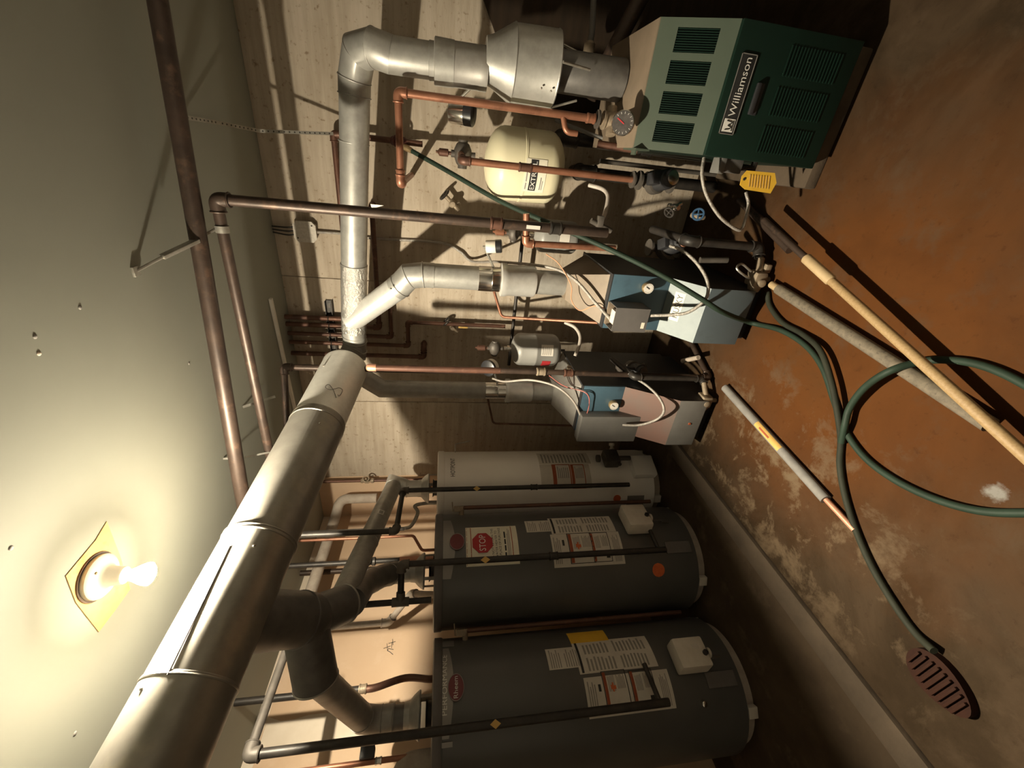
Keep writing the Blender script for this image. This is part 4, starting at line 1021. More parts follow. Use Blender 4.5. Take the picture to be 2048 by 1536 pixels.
for (u0, u1) in us:
    gr = add('grille_back', slab([pp(u0, .22, -.009), pp(u1, .22, -.009), pp(u1, .74, -.009), pp(u0, .74, -.009)], -nrm_, .002), 'boiler_green_dark', gbr, smooth=False)
    for i in range(10):
        a = u0+(u1-u0)*(i+.5)/10
        add('slat', slab([pp(a-.0035, .22, -.002), pp(a+.0035, .22, -.002), pp(a+.0035, .74, -.002), pp(a-.0035, .74, -.002)], -nrm_, .006), 'boiler_green_dark', gr, smooth=False)
add('top_panel', bx(GX0, GX1, YT-.002, 2.245, zt-.012, zt, .003), 'boiler_beige', gbr)
add('corner_bracket', merge(bx(GX0-.006, GX0, YT-.03, YT+.10, zt-.06, zt-.004), bx(GX0-.022, GX0, YT+.02, YT+.06, zt-.03, zt-.024)), 'boiler_green_light', gbr, smooth=False)
door = add('front_door', bx(GX0, GX1, YK-.012, YK+.03, zb_+.012, zk-.001, .004), 'boiler_green_dark', gbr)
YD = YK-.0125
hx0, hx1 = P(1512, 232, y=YD).x, P(1512, 165, y=YD).x; hz = P(1508, 200, y=YD).z
add('door_handle', merge(bx(hx0, hx1, YD-.012, YD, hz-.006, hz+.010, .004), bx(hx0, hx1, YD-.003, YD, hz-.022, hz-.006)), 'boiler_black', door)
for k in range(3):
    c0_ = GX0+.03+k*.115
    add('louver_field', merge(*[bx(c0_, c0_+.085, YD-.003, YD, z, z+.004) for z in [.15+.0125*i for i in range(17)]]), 'boiler_green_dark', door, smooth=False)
lx0, lx1 = P(1437, 267, y=YD).x, P(1512, 110, y=YD).x
lz0, lz1 = P(1505, 112, y=YD).z-.012, P(1436, 267, y=YD).z
lz1 = min(lz1, zk-.008); lz0 = lz1-.058
npl = add('nameplate', bx(lx0, lx1, YD-.003, YD, lz0, lz1, .001), 'ink_black', gbr)
yl = YD-.0042
def plate_bars(x0, x1, z0, z1, w): return merge(bx(x0, x1, yl, YD-.003, z0, z0+w), bx(x0, x1, yl, YD-.003, z1-w, z1), bx(x0, x0+w, yl, YD-.003, z0, z1), bx(x1-w, x1, yl, YD-.003, z0, z1))
add('nameplate_border', plate_bars(lx0, lx1, lz0, lz1, .0022), 'tank_silver', npl, smooth=False)
lw = lx1-lx0; hh = lz1-lz0
fnp = lambda o: (lambda a, q: V(a, yl-o, q))
add('lettering', text_geo('Williamson', fnp(0), lx0+lw*.235, lz0+hh*.30, lw*.72, hh*.44), 'ink_white', npl, smooth=False)
add('logo_square', bx(lx0+lw*.035, lx0+lw*.205, yl, YD-.003, lz0+hh*.14, lz1-hh*.14), 'ink_white', npl, smooth=False)
lg = [(.06, .70), (.075, .42), (.10, .34), (.12, .55), (.14, .40), (.165, .36), (.18, .70)]
add('logo_mark', sweep(spline([V(lx0+lw*a, yl-.0008, lz0+hh*b) for a, b in lg], 5), .0018, 6), 'ink_black', npl)
add('logo_mark', merge(bx(lx0+lw*.05, lx0+lw*.19, yl-.001, yl, lz0+hh*.20, lz0+hh*.23), bx(lx0+lw*.05, lx0+lw*.19, yl-.001, yl, lz0+hh*.26, lz0+hh*.28)), 'ink_black', npl, smooth=False)
# concrete pad and things on its left side
pad = tag(add('boiler_pad', bx(GX0-.07, GX1, YK+.03, 2.3, 0, .052, .012), 'pad_concrete'), 'low concrete pad under the green boiler', 'pad')
gvb = thing('gas_valve', 'grey gas valve on the side of the green boiler by the yellow tag', 'valve', V(.03, 1.68, .36))
gv0 = P(1466, 332, y=1.67)
add('valve_block', box(gv0+V(0, .03, 0), (.05, .06, .085), None, .005), 'control_grey', gvb)
add('valve_end', box(gv0+V(-.004, .02, .05), (.055, .06, .024), None, .003), 'panel_grey', gvb)
add('gas_tube', sweep([gv0+V(-.0, .03, -.035), gv0+V(-.0, .03, -.11), gv0+V(.06, .03, -.11)], .012, 12), 'iron_black', gvb)
loop = [P(1408, 316, y=1.66), P(1404, 350, y=1.63), P(1413, 390, y=1.61), P(1437, 430, y=1.60), P(1462, 452, y=1.6), P(1481, 460, y=1.6), P(1490, 442, y=1.62), P(1497, 410, y=1.66), P(1492, 385, y=1.69)]
pipe_run('armored_cable', 'pale armored cable looping down from the green boiler past the yellow tag', 'cable', spline(loop, 8), .0065, 'cable_armor', bend=.001, n=10)
tx = P(1518, 363, y=1.63)
tg = thing('instruction_tag', 'bright yellow instruction tag hanging beside the green boiler', 'tag', tx-V(0, 0, .06))
ta = (P(1482, 384, y=1.63)-P(1493, 340, y=1.63)).normalized(); tb = V(0, -1, 0).cross(ta).normalized()
poly = [P(1484, 352, y=1.63), P(1494, 341, y=1.63), P(1550, 346, y=1.63), P(1553, 366, y=1.63), P(1541, 387, y=1.63), P(1490, 379, y=1.63), P(1480, 370, y=1.63)]
add('tag_card', slab(poly, (0, 1, 0), .002), 'tag_yellow', tg, smooth=False)
add('tag_hole', lathe(P(1489, 358, y=1.6285), (0, 1, 0), [(0, .0055), (.0012, .0055)], 14), 'ink_black', tg)
add('tag_print', merge(*[slab([P(1500+5.5*i, 349+.5*i, y=1.6285), P(1502+5.5*i, 349+.5*i, y=1.6285), P(1499+5.5*i, 374+.6*i, y=1.6285), P(1497+5.5*i, 374+.6*i, y=1.6285)], (0, 1, 0), .0006) for i in range(8)]), 'tag_ochre', tg, smooth=False)['kind'] = 'stuff'

# ================================================================== BLUE BOILERS
def blue_boiler(label, x0, x1, top, ym, yf, zsl0, zsl1, mu, ms, ml, side='boiler_black'):
    """stepped front: upright panel, sloping apron, lower front"""
    root = thing('boiler', label, 'boiler', V((x0+x1)/2, ym+.2, .0))
    add('jacket', prism_x([(ym+.012, .07), (ym+.012, top), (2.27, top), (2.27, .07)], x0+.004, x1-.004), side, root, smooth=False)  # blue boiler's sides in black: their shade is put into the colour
    add('apron_cheek', prism_x([(yf+.012, .07), (yf+.012, zsl0-.01), (ym+.012, zsl1-.01), (ym+.012, .07)], x1-.012, x1-.002), side, root, smooth=False)
    add('apron_cheek', prism_x([(yf+.012, .07), (yf+.012, zsl0-.01), (ym+.012, zsl1-.01), (ym+.012, .07)], x0+.002, x0+.012), side, root, smooth=False)
    u_ = add('upper_panel', bx(x0, x1, ym, ym+.014, zsl1, top+.004, .002), mu, root)
    sl = V(0, ym-yf, zsl1-zsl0); n_ = V(0, -sl.z, sl.y).normalized()
    s_ = add('sloping_apron', slab([V(x0, yf, zsl0), V(x1, yf, zsl0), V(x1, ym, zsl1), V(x0, ym, zsl1)], -n_, .004), ms, root, smooth=False)
    l_ = add('lower_front', bx(x0, x1, yf, yf+.006, .075, zsl0, .001), ml, root)
    add('base', bx(x0+.01, x1-.01, yf+.06, 2.25, 0, .07), 'boiler_black', root, smooth=False)
    add('top_plate', bx(x0, x1, ym, 2.275, top, top+.008, .002), 'boiler_black', root)
    return root, (lambda u, v, o=0: V(x0+(x1-x0)*u, yf, zsl0)+sl*v+n_*o), n_
def divert(root, x0, x1, y0, y1, z0, cx, cy, r, z1, m):
    b = [V(x0, y0, z0), V(x1, y0, z0), V(x1, y1, z0), V(x0, y1, z0)]; t = [V(cx-r, cy-r, z1), V(cx+r, cy-r, z1), V(cx+r, cy+r, z1), V(cx-r, cy+r, z1)]
    add('draft_diverter', (b+t, [(0, 1, 2, 3), (4, 5, 6, 7)]+[(i, (i+1) % 4, 4+(i+1) % 4, 4+i) for i in range(4)]), m, root, smooth=False)
MX0, MX1 = -.70, -.432
mb, mslope, mn = blue_boiler('blue boiler in the middle with a round white dial and a grey control box', MX0, MX1, .715, 1.80, 1.655, .305, .425, 'boiler_blue', 'boiler_blue_lit', 'boiler_blue_grey')
divert(mb, MX0+.01, MX1-.01, 1.83, 2.24, .724, MX, MY, .066, .87, 'boiler_beige')
gc = P(1297, 577, y=1.765)
dgr = thing('temperature_gauge', 'round white dial on the front of the middle blue boiler', 'gauge', gc-V(0, 0, .03))
dial(dgr, gc, V(0, -1, 0), .026, 'dial_white', 'brass', True, 'ink_black')
add('gauge_stem', rod(gc+V(0, .03, 0), V(gc.x, 1.802, gc.z), .012), 'brass', dgr)
cx0, cx1 = P(1260, 664, y=1.70).x, P(1260, 617, y=1.70).x
cz0, cz1 = P(1296, 640, y=1.70).z, P(1228, 640, y=1.70).z
cbx = thing('control_box', 'grey control box fixed to the front of the middle blue boiler', 'control box', V((cx0+cx1)/2, 1.75, cz0))
add('box_cover', merge(bx(cx0, cx1, 1.70, 1.704, cz0, cz1), bx(cx0, cx0+.003, 1.704, 1.799, cz0, cz1), bx(cx1-.003, cx1, 1.704, 1.799, cz0, cz1), bx(cx0, cx1, 1.704, 1.799, cz0, cz0+.003)), 'control_grey', cbx, smooth=False)
add('box_base', bx(cx0+.003, cx1-.003, 1.785, 1.799, cz0, cz1+.004), 'boiler_beige', cbx, smooth=False)
add('relay', bx(cx0+.02, cx1-.03, 1.73, 1.78, cz0+.03, cz1-.012, .003), 'white_plastic', cbx)
add('paper_sticker', bx(cx0+.02, cx0+.05, 1.6988, 1.70, cz0+.012, cz0+.028), 'paper_cream', cbx, smooth=False)
mlab = add('paper_label', slab([mslope(.28, .53, .0006), mslope(.80, .53, .0006), mslope(.80, .80, .0006), mslope(.28, .80, .0006)], mn, .0008), 'paper_cream', mb, smooth=False)
add('lettering', text_geo('HUSKY', lambda a, q: mslope(a, q, .0018), .34, .58, .42, .15), 'ink_black', mb, smooth=False)
add('screw', sphere(mslope(.93, .95, .001), .004, n=8, m=5), 'iron_black', mb)
# cables of the middle boiler
pipe_run('armored_cable', 'armored cable curving from the pump to the grey control box', 'cable', spline([P(1340, 492, y=1.86), P(1362, 500, y=1.80), P(1390, 522, y=1.72), P(1412, 555, y=1.66), P(1416, 585, y=1.62), P(1405, 605, y=1.60), P(1375, 625, y=1.62), P(1340, 630, y=1.66), P(1308, 631, y=1.70), P(1297, 632, y=1.72)], 8), .0075, 'cable_armor', bend=.001, n=10)
# gas train at the floor, right of the middle boiler
gtr = thing('gas_train', 'dull brass gas valve with cast fittings low at the middle blue boiler', 'valve', P(1545, 545, z=.0))
gt0 = P(1512, 557, y=1.70)
add('valve_body', merge(box(gt0, (.07, .075, .06), None, .014), lathe(gt0+V(-.055, -.01, .0), (1, 0, 0), [(0, .024), (.02, .03), (.04, .03)], 18)), 'brass_dirty', gtr)
add('valve_knob', lathe(gt0+V(-.01, -.035, .0), (0, -1, 0), [(0, .018), (.018, .017), (.02, .012)], 16), 'brass_dirty', gtr)
add('valve_outlet', merge(rod(gt0+V(.03, 0, 0), gt0+V(.085, .03, -.01), .016), rod(gt0+V(0, 0, -.03), V(gt0.x, gt0.y, .0), .013), box(gt0+V(.05, .0, -.03), (.04, .04, .03), None, .008)), 'brass_dirty', gtr)
add('valve_lever', sweep(spline([gt0+V(0, -.01, .04), gt0+V(.02, -.04, .10), gt0+V(.045, -.03, .14), gt0+V(.06, 0, .10), gt0+V(.03, 0, .04)], 6), .005, 8), 'steel_strap', gtr)
mf = pipe_run('iron_pipe', 'dark gas header pipe rising beside the middle blue boiler', 'pipe', [gt0+V(.085, .03, 0), gt0+V(.13, .06, 0), gt0+V(.13, .06, .35), gt0+V(.13, .34, .40)], .019, 'iron_black', 'iron_black')
pipe_run('iron_pipe', 'grey stub pipe on the dark side of the middle blue boiler', 'pipe', [P(1400, 520, y=1.82), P(1455, 520, y=1.80)], .014, 'iron_grey')
pipe_run('iron_pipe', 'dark floor pipe running back beside the middle blue boiler', 'pipe', [P(1580, 500, z=.03), P(1480, 400, z=.03)], .018, 'iron_brown')

FB0, FB1 = -1.34, -1.045
fb, fslope, fn_ = blue_boiler('far boiler with a blue panel, pinkish apron and white dial, nearest the white water heater', FB0, FB1, .735, 1.815, 1.675, .24, .50, 'boiler_blue', 'boiler_pink', 'panel_grey')
divert(fb, FB0+.01, FB1-.01, 1.84, 2.25, .744, FXb, FYb, .06, .83, 'galvanized_dull')
g2 = P(1228, 812, y=1.785)
dg2 = thing('temperature_gauge', 'round white dial on the blue panel of the far boiler', 'gauge', g2-V(0, 0, .03))
dial(dg2, g2, V(0, -1, 0), .026, 'dial_white', 'brass', True, 'ink_black')
add('gauge_stem', rod(g2+V(0, .03, 0), V(g2.x, 1.817, g2.z), .012), 'brass', dg2)
ex0, ex1 = P(1220, 882, y=1.76).x, P(1220, 833, y=1.76).x
add('control_cover', bx(ex0, ex1, 1.755, 1.815, P(1275, 855, y=1.76).z, .735, .003), 'panel_grey', fb)
add('inspection_plug', lathe(V((FB0+FB1)/2, 1.675, .14), (0, -1, 0), [(0, .008), (.004, .007)], 12), 'ink_rust', fb)
pipe_run('armored_cable', 'armored cable looping from the side pump across the apron of the far boiler', 'cable', spline([P(1272, 757, y=1.87), P(1295, 772, y=1.78), P(1318, 795, y=1.70), P(1328, 820, y=1.64), P(1315, 838, y=1.66), P(1280, 850, y=1.70), P(1245, 850, y=1.735)], 8), .007, 'cable_armor', bend=.001, n=10)
pipe_run('armored_cable', 'pale cable arching from the far damper motor down to the far boiler', 'cable', spline([P(985, 757, y=2.02), P(1010, 763, y=1.98), P(1060, 760, y=1.92), P(1110, 772, y=1.86), P(1145, 800, y=1.82), P(1162, 835, y=1.80), P(1166, 862, y=1.79)], 8), .006, 'cable_white', bend=.001, n=10)
for k, (m, lab) in enumerate((('wire_red', 'thin red wire arching down to the far boiler'), ('black_rubber', 'thin black wire arching down to the far boiler'))):
    tag(add('thin_wire', sweep(spline([P(1098, 751+k*3, y=2.0), P(1128, 772+k*2, y=1.9), P(1172, 786-k*3, y=1.80), P(1178, 812, y=1.795), P(1168, 845, y=1.79), P(1170, 866, y=1.785)], 6), .0025, 8), m), lab, 'wire')
tag(add('thin_wire', sweep(spline([P(1092, 508, y=2.0), P(1118, 528, y=1.98), P(1142, 570, y=1.93), P(1143, 600, y=1.90), P(1160, 621, y=1.86), P(1190, 612, y=1.83), P(1224, 622, y=1.80)], 6), .0025, 8), 'wire_orange'), 'thin orange wire sagging to the grey control box', 'wire')
gt2 = thing('gas_train', 'dull brass gas valve low at the far boiler', 'valve', P(1435, 805, z=0))
g20 = P(1408, 800, y=1.72)
add('valve_body', merge(box(g20, (.07, .07, .06), None, .014), lathe(g20+V(-.05, -.01, .0), (1, 0, 0), [(0, .022), (.02, .028), (.04, .028)], 18)), 'brass_dirty', gt2)
add('valve_knob', lathe(g20+V(.0, -.03, .01), (0, -1, 0), [(0, .017), (.018, .016), (.02, .011)], 16), 'brass_dirty', gt2)
add('valve_outlet', merge(rod(g20+V(.03, 0, 0), g20+V(.08, .05, 0), .014), rod(g20, V(g20.x, g20.y, 0), .012)), 'brass_dirty', gt2)
pipe_run('iron_pipe', 'dark pipe standing against the shaded side of the far boiler', 'pipe', [g20+V(.08, .05, 0), g20+V(.09, .08, 0), g20+V(.09, .08, .40), g20+V(.09, .3, .45)], .015, 'iron_black', 'iron_black')
pipe_run('insulated_pipe', 'short pale wrapped pipe on the floor between the blue boilers', 'pipe', [P(1365, 722, z=.09), P(1397, 715, z=.09)], .013, 'pipe_wrap')

# ================================================================== DARK CORNER BEHIND THE GREEN BOILER
bl0, br0 = P(1048, 226, y=2.53), P(968, 0, y=2.53)  # made-up sheet standing in for the darkness on this stretch of wall
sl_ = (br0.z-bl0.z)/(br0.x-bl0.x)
tag(add('darkness_sheet', slab([V(bl0.x, 2.53, 0), V(1.35, 2.53, 0), V(1.35, 2.53, min(2.0, bl0.z+sl_*(1.35-bl0.x))), V(bl0.x, 2.53, bl0.z)], (0, 1, 0), .018), 'wall_darkness', smooth=False), 'added dark sheet standing in for darkness on the wall behind the green boiler', 'stand-in')
pipe_run('iron_pipe', 'dark thick pipe slanting behind the draft hood of the green boiler', 'pipe', [P(1178, 195, y=2.24), P(1300, -40, y=2.24)], .035, 'iron_brown')
lv = pipe_run('conduit', 'pale slim conduit leading out of frame behind the draft hood', 'conduit', [P(1176, 105, y=2.38), P(1184, 70, y=2.38), P(1192, -120, y=2.38)], .014, 'panel_grey')
add('fitting', lathe(P(1178, 98, y=2.38)-V(.03, 0, 0), (1, 0, 0), [(0, .02), (.02, .026), (.05, .026), (.06, .018)], 16), 'brass_dirty', lv)
pipe_run('copper_pipe', 'short dark copper pipe entering the side of the green boiler', 'pipe', [P(1195, 288, y=1.95), P(1275, 300, y=1.9)], .0145, 'copper_dark')
pipe_run('insulated_pipe', 'slim grey pipe slanting behind the copper pipe of the green boiler', 'pipe', [P(1110, 240, y=2.2), P(1180, 268, y=2.15), P(1230, 285, y=2.1)], .008, 'panel_grey')
pipe_run('iron_pipe', 'grey pipe standing at the dark wall behind the pump', 'pipe', [P(1200, 322, y=2.3), V(P(1200, 322, y=2.3).x, 2.3, 0)], .011, 'iron_grey')
for (q_, lab_) in (((1128, 276), 'thick black pipe added to darken the wall behind the edge of the green boiler'), ((1165, 345), 'thick black pipe added to darken the wall between the cream tank and the pump')):  # made-up pipes, put in to darken lit patches of wall
    b_ = P(*q_, y=2.36)
    hp_ = pipe_run('iron_pipe', lab_, 'pipe', [V(b_.x, YB+.004, b_.z), V(b_.x, 2.36, b_.z), V(b_.x, 2.36, 0)], .03, 'iron_black', 'iron_black')
    coupling('coupling', hp_, V(b_.x, 2.36, b_.z*.5), (0, 0, 1), .03, 'iron_black', .06)
wheel_valve('drain_valve', 'blue-handled drain valve low between the green and blue boilers', P(1385, 430, y=1.95), (0, -1, -.2), (.2, -.6, .5), m='brass_dirty', wm='label_blue', s=1.0)
wheel_valve('drain_valve', 'polished drain valve below the pump beside the green boiler', P(1338, 412, y=1.9), (0, -1, -.2), (-.4, -.4, .6), m='chrome', wm='iron_black', s=.9)

# ================================================================== PIPES OVER THE WATER HEATERS
def zat(px, py, xy): return P(px, py, d=math.hypot(xy[0], xy[1])).z
# gas drop of the nearest heater
GP = P(755, 1478, d=2.12)
ga = V(GP.x, GP.y, P(497, 1512, d=2.12).z); gb_ = P(560, 1335, z=ga.z)
gd = pipe_run('iron_pipe', 'black gas pipe elbowing down in front of the nearest water heater', 'pipe', [gb_+(gb_-ga)*.25, ga, V(ga.x, ga.y, .50)], .0165, 'iron_black', None)
add('supply_stub', sweep([V(ga.x, ga.y, .54), k1.pt(k1.hit(1400, 1322)[0], .54, .04)], .011, 12), 'iron_black', gd)
add('dusty_arm', rod(gb_+(gb_-ga)*.24, ga+(gb_-ga)*.12, .0172), 'iron_grey', gd)
elbow(gd, gb_, ga, V(ga.x, ga.y, 1.7), .0165, 'iron_grey', 1.5)
def diamond(root, c, s, toward=V(*CAM)):
    n = (toward-c); n.z = 0; n.normalize(); e = V(0, 0, 1).cross(n); c = c+n*.018
    add('diamond_tag', slab([c+e*s*.7, c+V(0, 0, s), c-e*s*.7, c-V(0, 0, s)], n, .0015), 'tag_ochre', root, smooth=False)
diamond(gd, V(ga.x, ga.y, P(990, 1447, d=2.12).z), .022)
# cold water to the nearest heater
kb = P(650, 1386, d=2.62)
cw = pipe_run('iron_pipe', 'black water pipe dropping down the drywall behind the nearest heater vent', 'pipe', [V(kb.x, kb.y, H), V(kb.x, kb.y, 1.86)], .016, 'iron_black')
add('flex_connector', sweep(spline([V(kb.x, kb.y, 1.87), V(kb.x+.0, kb.y, 1.80), V(T1.x-.08, T1.y+.2, 1.66), V(T1.x-.05, T1.y+.17, 1.54), V(T1.x-.05, T1.y+.17, 1.515)], 6), .017, 12), 'copper_dark', cw)
coupling('coupling', cw, V(kb.x, kb.y, 1.86), (0, 0, 1), .017, 'brass_dirty', .04)
# gas drop of the middle heater
dm = 2.21
m1, m0 = P(803, 1129, d=dm), P(1330, 1092, d=dm)
m0 = V(m1.x, m1.y, m0.z); m2 = P(801, 1204, z=m1.z); 
gm = pipe_run('iron_pipe', 'black gas pipe down the front of the heater with the STOP notice', 'pipe', [m2, m1, m0], .0155, 'iron_black', None)
elbow(gm, m2, m1, m0, .0155, 'iron_grey', 1.4)
diamond(gm, V(m1.x, m1.y, P(970, 1119, d=dm).z), .024)
add('supply_stub', sweep([V(m1.x, m1.y, m0.z+.04), k2.pt(k2.hit(1290, 1055)[0], m0.z+.04, .04)], .011, 12), 'iron_black', gm)
coupling('coupling', gm, V(m1.x, m1.y, P(1107, 1108, d=dm).z), (0, 0, 1), .0155, 'iron_black', .05)
gu = pipe_run('iron_pipe', 'black riser with a tee above the heater with the STOP notice', 'pipe', [V(m2.x, m2.y, H), V(m2.x, m2.y, m2.z), V(m2.x, m2.y, 1.53)], .0145, 'iron_black')
add('tee', merge(rod(m2-V(0, 0, .04), m2+V(0, 0, .04), .021), rod(m2, m2+(m1-m2).normalized()*.045, .021)), 'iron_grey', gu)
# gas drop of the white heater
dw = 2.56
w1, w0 = P(806, 981, d=dw), P(1258, 967, d=dw)
w0 = V(w1.x, w1.y, w0.z); w2 = P(792, 1062, z=w1.z)
gw = pipe_run('iron_pipe', 'black gas pipe down the front of the slim white water heater', 'pipe', [V(w2.x, w2.y, H), w2, w1, w0], .014, 'iron_black', None)
elbow(gw, V(w2.x, w2.y, H), w2, w1, .014, 'iron_grey', 1.4); elbow(gw, w2, w1, w0, .014, 'iron_grey', 1.4)
diamond(gw, V(w1.x, w1.y, P(953, 973, d=dw).z), .022)
coupling('coupling', gw, V(w1.x, w1.y, P(1068, 971, d=dw).z), (0, 0, 1), .014, 'iron_black', .045)
# water lines with valves
def water_line(label, pts, r, m, valve_z=None, fm='brass_dirty'):
    rt = pipe_run('water_pipe', label, 'pipe', pts, r, m)
    if valve_z:
        p = V(pts[0].x, pts[0].y, valve_z)
        add('valve_body', lathe(p-V(0, 0, .05), (0, 0, 1), [(0, r*1.1), (.005, r*1.7), (.02, r*1.7), (.03, r*1.2), (.045, r*1.9), (.065, r*1.9), (.075, r*1.2), (.09, r*1.7), (.1, r*1.1)], 16), fm, rt)
        add('hand_wheel', merge(ring(p+V(.045, -.03, .005), (.8, -.5, 0), .022, .005, 18, 6), rod(p, p+V(.05, -.033, .005), .005)), fm if fm != 'iron_black' else 'iron_black', rt)
    return rt
wv3 = P(700, 962, y=2.44)
water_line('water pipe with a brass gate valve behind the slim white heater', [V(wv3.x, 2.44, H), V(wv3.x, 2.44, 1.6), V(T3.x-.08, T3.y+.05, 1.56), V(T3.x-.08, T3.y+.05, 1.515)], .011, 'copper_dark', P(735, 960, y=2.44).z)
b2 = P(650, 1128, d=2.72)
bl = water_line('black water pipe with a shut-off valve behind the pale slanting vent', [V(b2.x, b2.y, H), V(b2.x, b2.y, 1.52)], .0145, 'iron_black', P(735, 1120, d=2.72).z, 'iron_black')
add('flex_connector', rod(V(b2.x, b2.y, 1.53), V(b2.x, b2.y, P(800, 1110, d=2.72).z), .018), 'copper_bright', bl)
bt = P(700, 1062, d=2.86)
fx = water_line('steel pipe with a curved flexible connector behind the slim white heater', [V(bt.x, bt.y, H), V(bt.x, bt.y, 1.72)], .012, 'iron_grey')
add('flex_connector', sweep(spline([V(bt.x, bt.y, 1.73), V(bt.x+.0, bt.y+.02, 1.68), V(bt.x+.03, bt.y+.1, 1.64), V(T3.x-.1, T3.y-.06, 1.66), V(T3.x-.1, T3.y-.04, 1.60), V(T3.x-.1, T3.y-.04, 1.515)], 6), .012, 12), 'steel_strap', fx)
bt2 = P(720, 1076, d=2.84)
water_line('thin copper water pipe just behind the pale slanting vent', [V(bt2.x, bt2.y, H), V(bt2.x, bt2.y, 1.66), V(T2.x-.08, T2.y+.2, 1.60), V(T2.x-.08, T2.y+.2, 1.51)], .009, 'copper')
# wrapped pipes on the drywall
xw = -2.50
wr = [P(672, 975, x=-2.36), P(640, 1030, x=xw), P(614, 1108, x=xw), P(594, 1178, x=xw)]
wz = 2.30
pipe_run('insulated_pipe', 'pale wrapped pipe high along the drywall behind the heaters', 'pipe', [V(-2.42, 2.40, 1.98), V(-2.42, 2.40, 2.25), V(-2.50, 2.30, 2.27), V(-2.50, 1.45, 2.29), V(-2.52, 1.35, 2.29)], .036, 'pipe_wrap', None, bend=.07, n=20)
i2 = P(690, 1252, x=-2.62)
ip = pipe_run('insulated_pipe', 'pale wrapped drop pipe with an elbow on the drywall behind the heaters', 'pipe', [V(-2.62, i2.y, H), V(-2.62, i2.y, 1.80), V(-2.44, 1.60, 1.66), V(T2.x-.2, T2.y-.02, 1.51)], .019, 'pipe_wrap', 'pipe_wrap', bend=.04)
i3 = P(604, 1110, x=-2.66)
pipe_run('water_pipe', 'brown water pipe close to the drywall near the wrapped pipe', 'pipe', [V(-2.66, 1.95, H), V(-2.66, 1.95, 1.55)], .018, 'iron_brown')
# left edge of the picture: copper pipe with a black valve body over the nearest heater
lp = P(735, 1507, d=2.45)
le = pipe_run('copper_pipe', 'copper pipe with a black boxy valve at the picture edge over the nearest heater', 'pipe', [V(lp.x, lp.y-.03, H), V(lp.x, lp.y-.03, 1.515)], .011, 'copper')
add('valve_box', box(V(lp.x, lp.y, lp.z), (.05, .05, .06), None, .006), 'black_plastic', le)
coupling('coupling', le, V(lp.x, lp.y-.03, lp.z-.05), (0, 0, 1), .011, 'chrome', .03)
pipe_run('insulated_pipe', 'thick wrapped elbow pipe on top of the nearest heater', 'pipe', [V(T1.x+.0, T1.y-.17, 1.515), V(T1.x, T1.y-.17, 1.64), V(T1.x-.02, T1.y-.6, 1.68), V(XL-.005, T1.y-.62, 1.68)], .04, 'pipe_wrap', None, bend=.08, n=20)
# pencilled note on the drywall
def wl_pt(px, py): return P(px, py, x=XL+.0012)
strokes = [[(786, 1309), (780, 1304), (775, 1301), (777, 1297), (787, 1299)], [(767, 1297), (781, 1292)], [(775, 1302), (774, 1287)], [(783, 1296), (784, 1284)], [(777, 1287), (791, 1283)], [(786, 1290), (785, 1278)]]
nt_ = tag(add('pencil_note', merge(*[sweep([wl_pt(*q) for q in s_], .0016, 6) for s_ in strokes]), 'ink_black'), 'small hand-written fraction pencilled on the drywall above the heaters', 'writing')

# ================================================================== HOSES AND THINGS ON THE FLOOR
hz_ = .013
hose2b = [P(2230, 985, z=hz_), P(2225, 905, z=hz_), P(2150, 835, z=hz_), P(2060, 775, z=hz_), P(1985, 738, z=hz_), P(1920, 722, z=hz_), P(1850, 722, z=hz_+.004), P(1780, 742, z=hz_+.06), P(1730, 775, z=hz_+.045), P(1700, 815, z=hz_+.025), P(1690, 850, z=hz_+.022), P(1683, 885, z=hz_+.002)]
hose1 = [P(815, 297, y=2.46), P(900, 345, y=2.32), P(1000, 402, y=2.14), P(1100, 447, y=1.98), P(1200, 490, y=1.84), P(1310, 543, y=1.70), P(1400, 596, y=1.60), P(1445, 624, y=1.575), V(*P(1500, 645, z=.03)), P(1560, 660, z=hz_), P(1610, 690, z=hz_), P(1645, 735, z=hz_), P(1668, 800, z=hz_), P(1690, 860, z=hz_), P(1730, 915, z=hz_), P(1790, 960, z=hz_), P(1870, 998, z=hz_), P(1960, 1022, z=hz_), P(2060, 1026, z=hz_), P(2165, 1022, z=hz_)]+hose2b
ho1 = thing('garden_hose', 'green hose stretched from the wall past the blue boiler, looping over the floor', 'hose', P(1690, 860, z=0))
add('hose_tube', sweep(spline(hose1, 8), .0115, 14), 'hose_green', ho1)
add('hose_coupling', lathe(hose1[0]-(hose1[1]-hose1[0]).normalized()*.03, hose1[1]-hose1[0], [(0, .014), (.03, .016), (.04, .014), (.06, .013)], 16), 'brass', ho1)
hose2 = [P(1530, 578, z=hz_), P(1540, 612, z=hz_), P(1565, 645, z=hz_), P(1605, 668, z=hz_+.004), P(1640, 700, z=hz_+.022), P(1662, 760, z=hz_+.028), P(1676, 830, z=hz_+.024), P(1682, 880, z=hz_), P(1680, 930, z=hz_), P(1690, 990, z=hz_), P(1712, 1060, z=hz_), P(1745, 1135, z=hz_), P(1790, 1210, z=hz_), P(1830, 1265, z=hz_), P(1868, 1302, z=.03)]
ho2 = thing('garden_hose', 'dirty dark hose curling over the floor to the ridged brown brush', 'hose', P(1700, 1000, z=0))
add('hose_tube', sweep(spline([P(1535, 585, z=hz_)]+hose2[1:], 8), .0115, 14), 'hose_dirty', ho2)
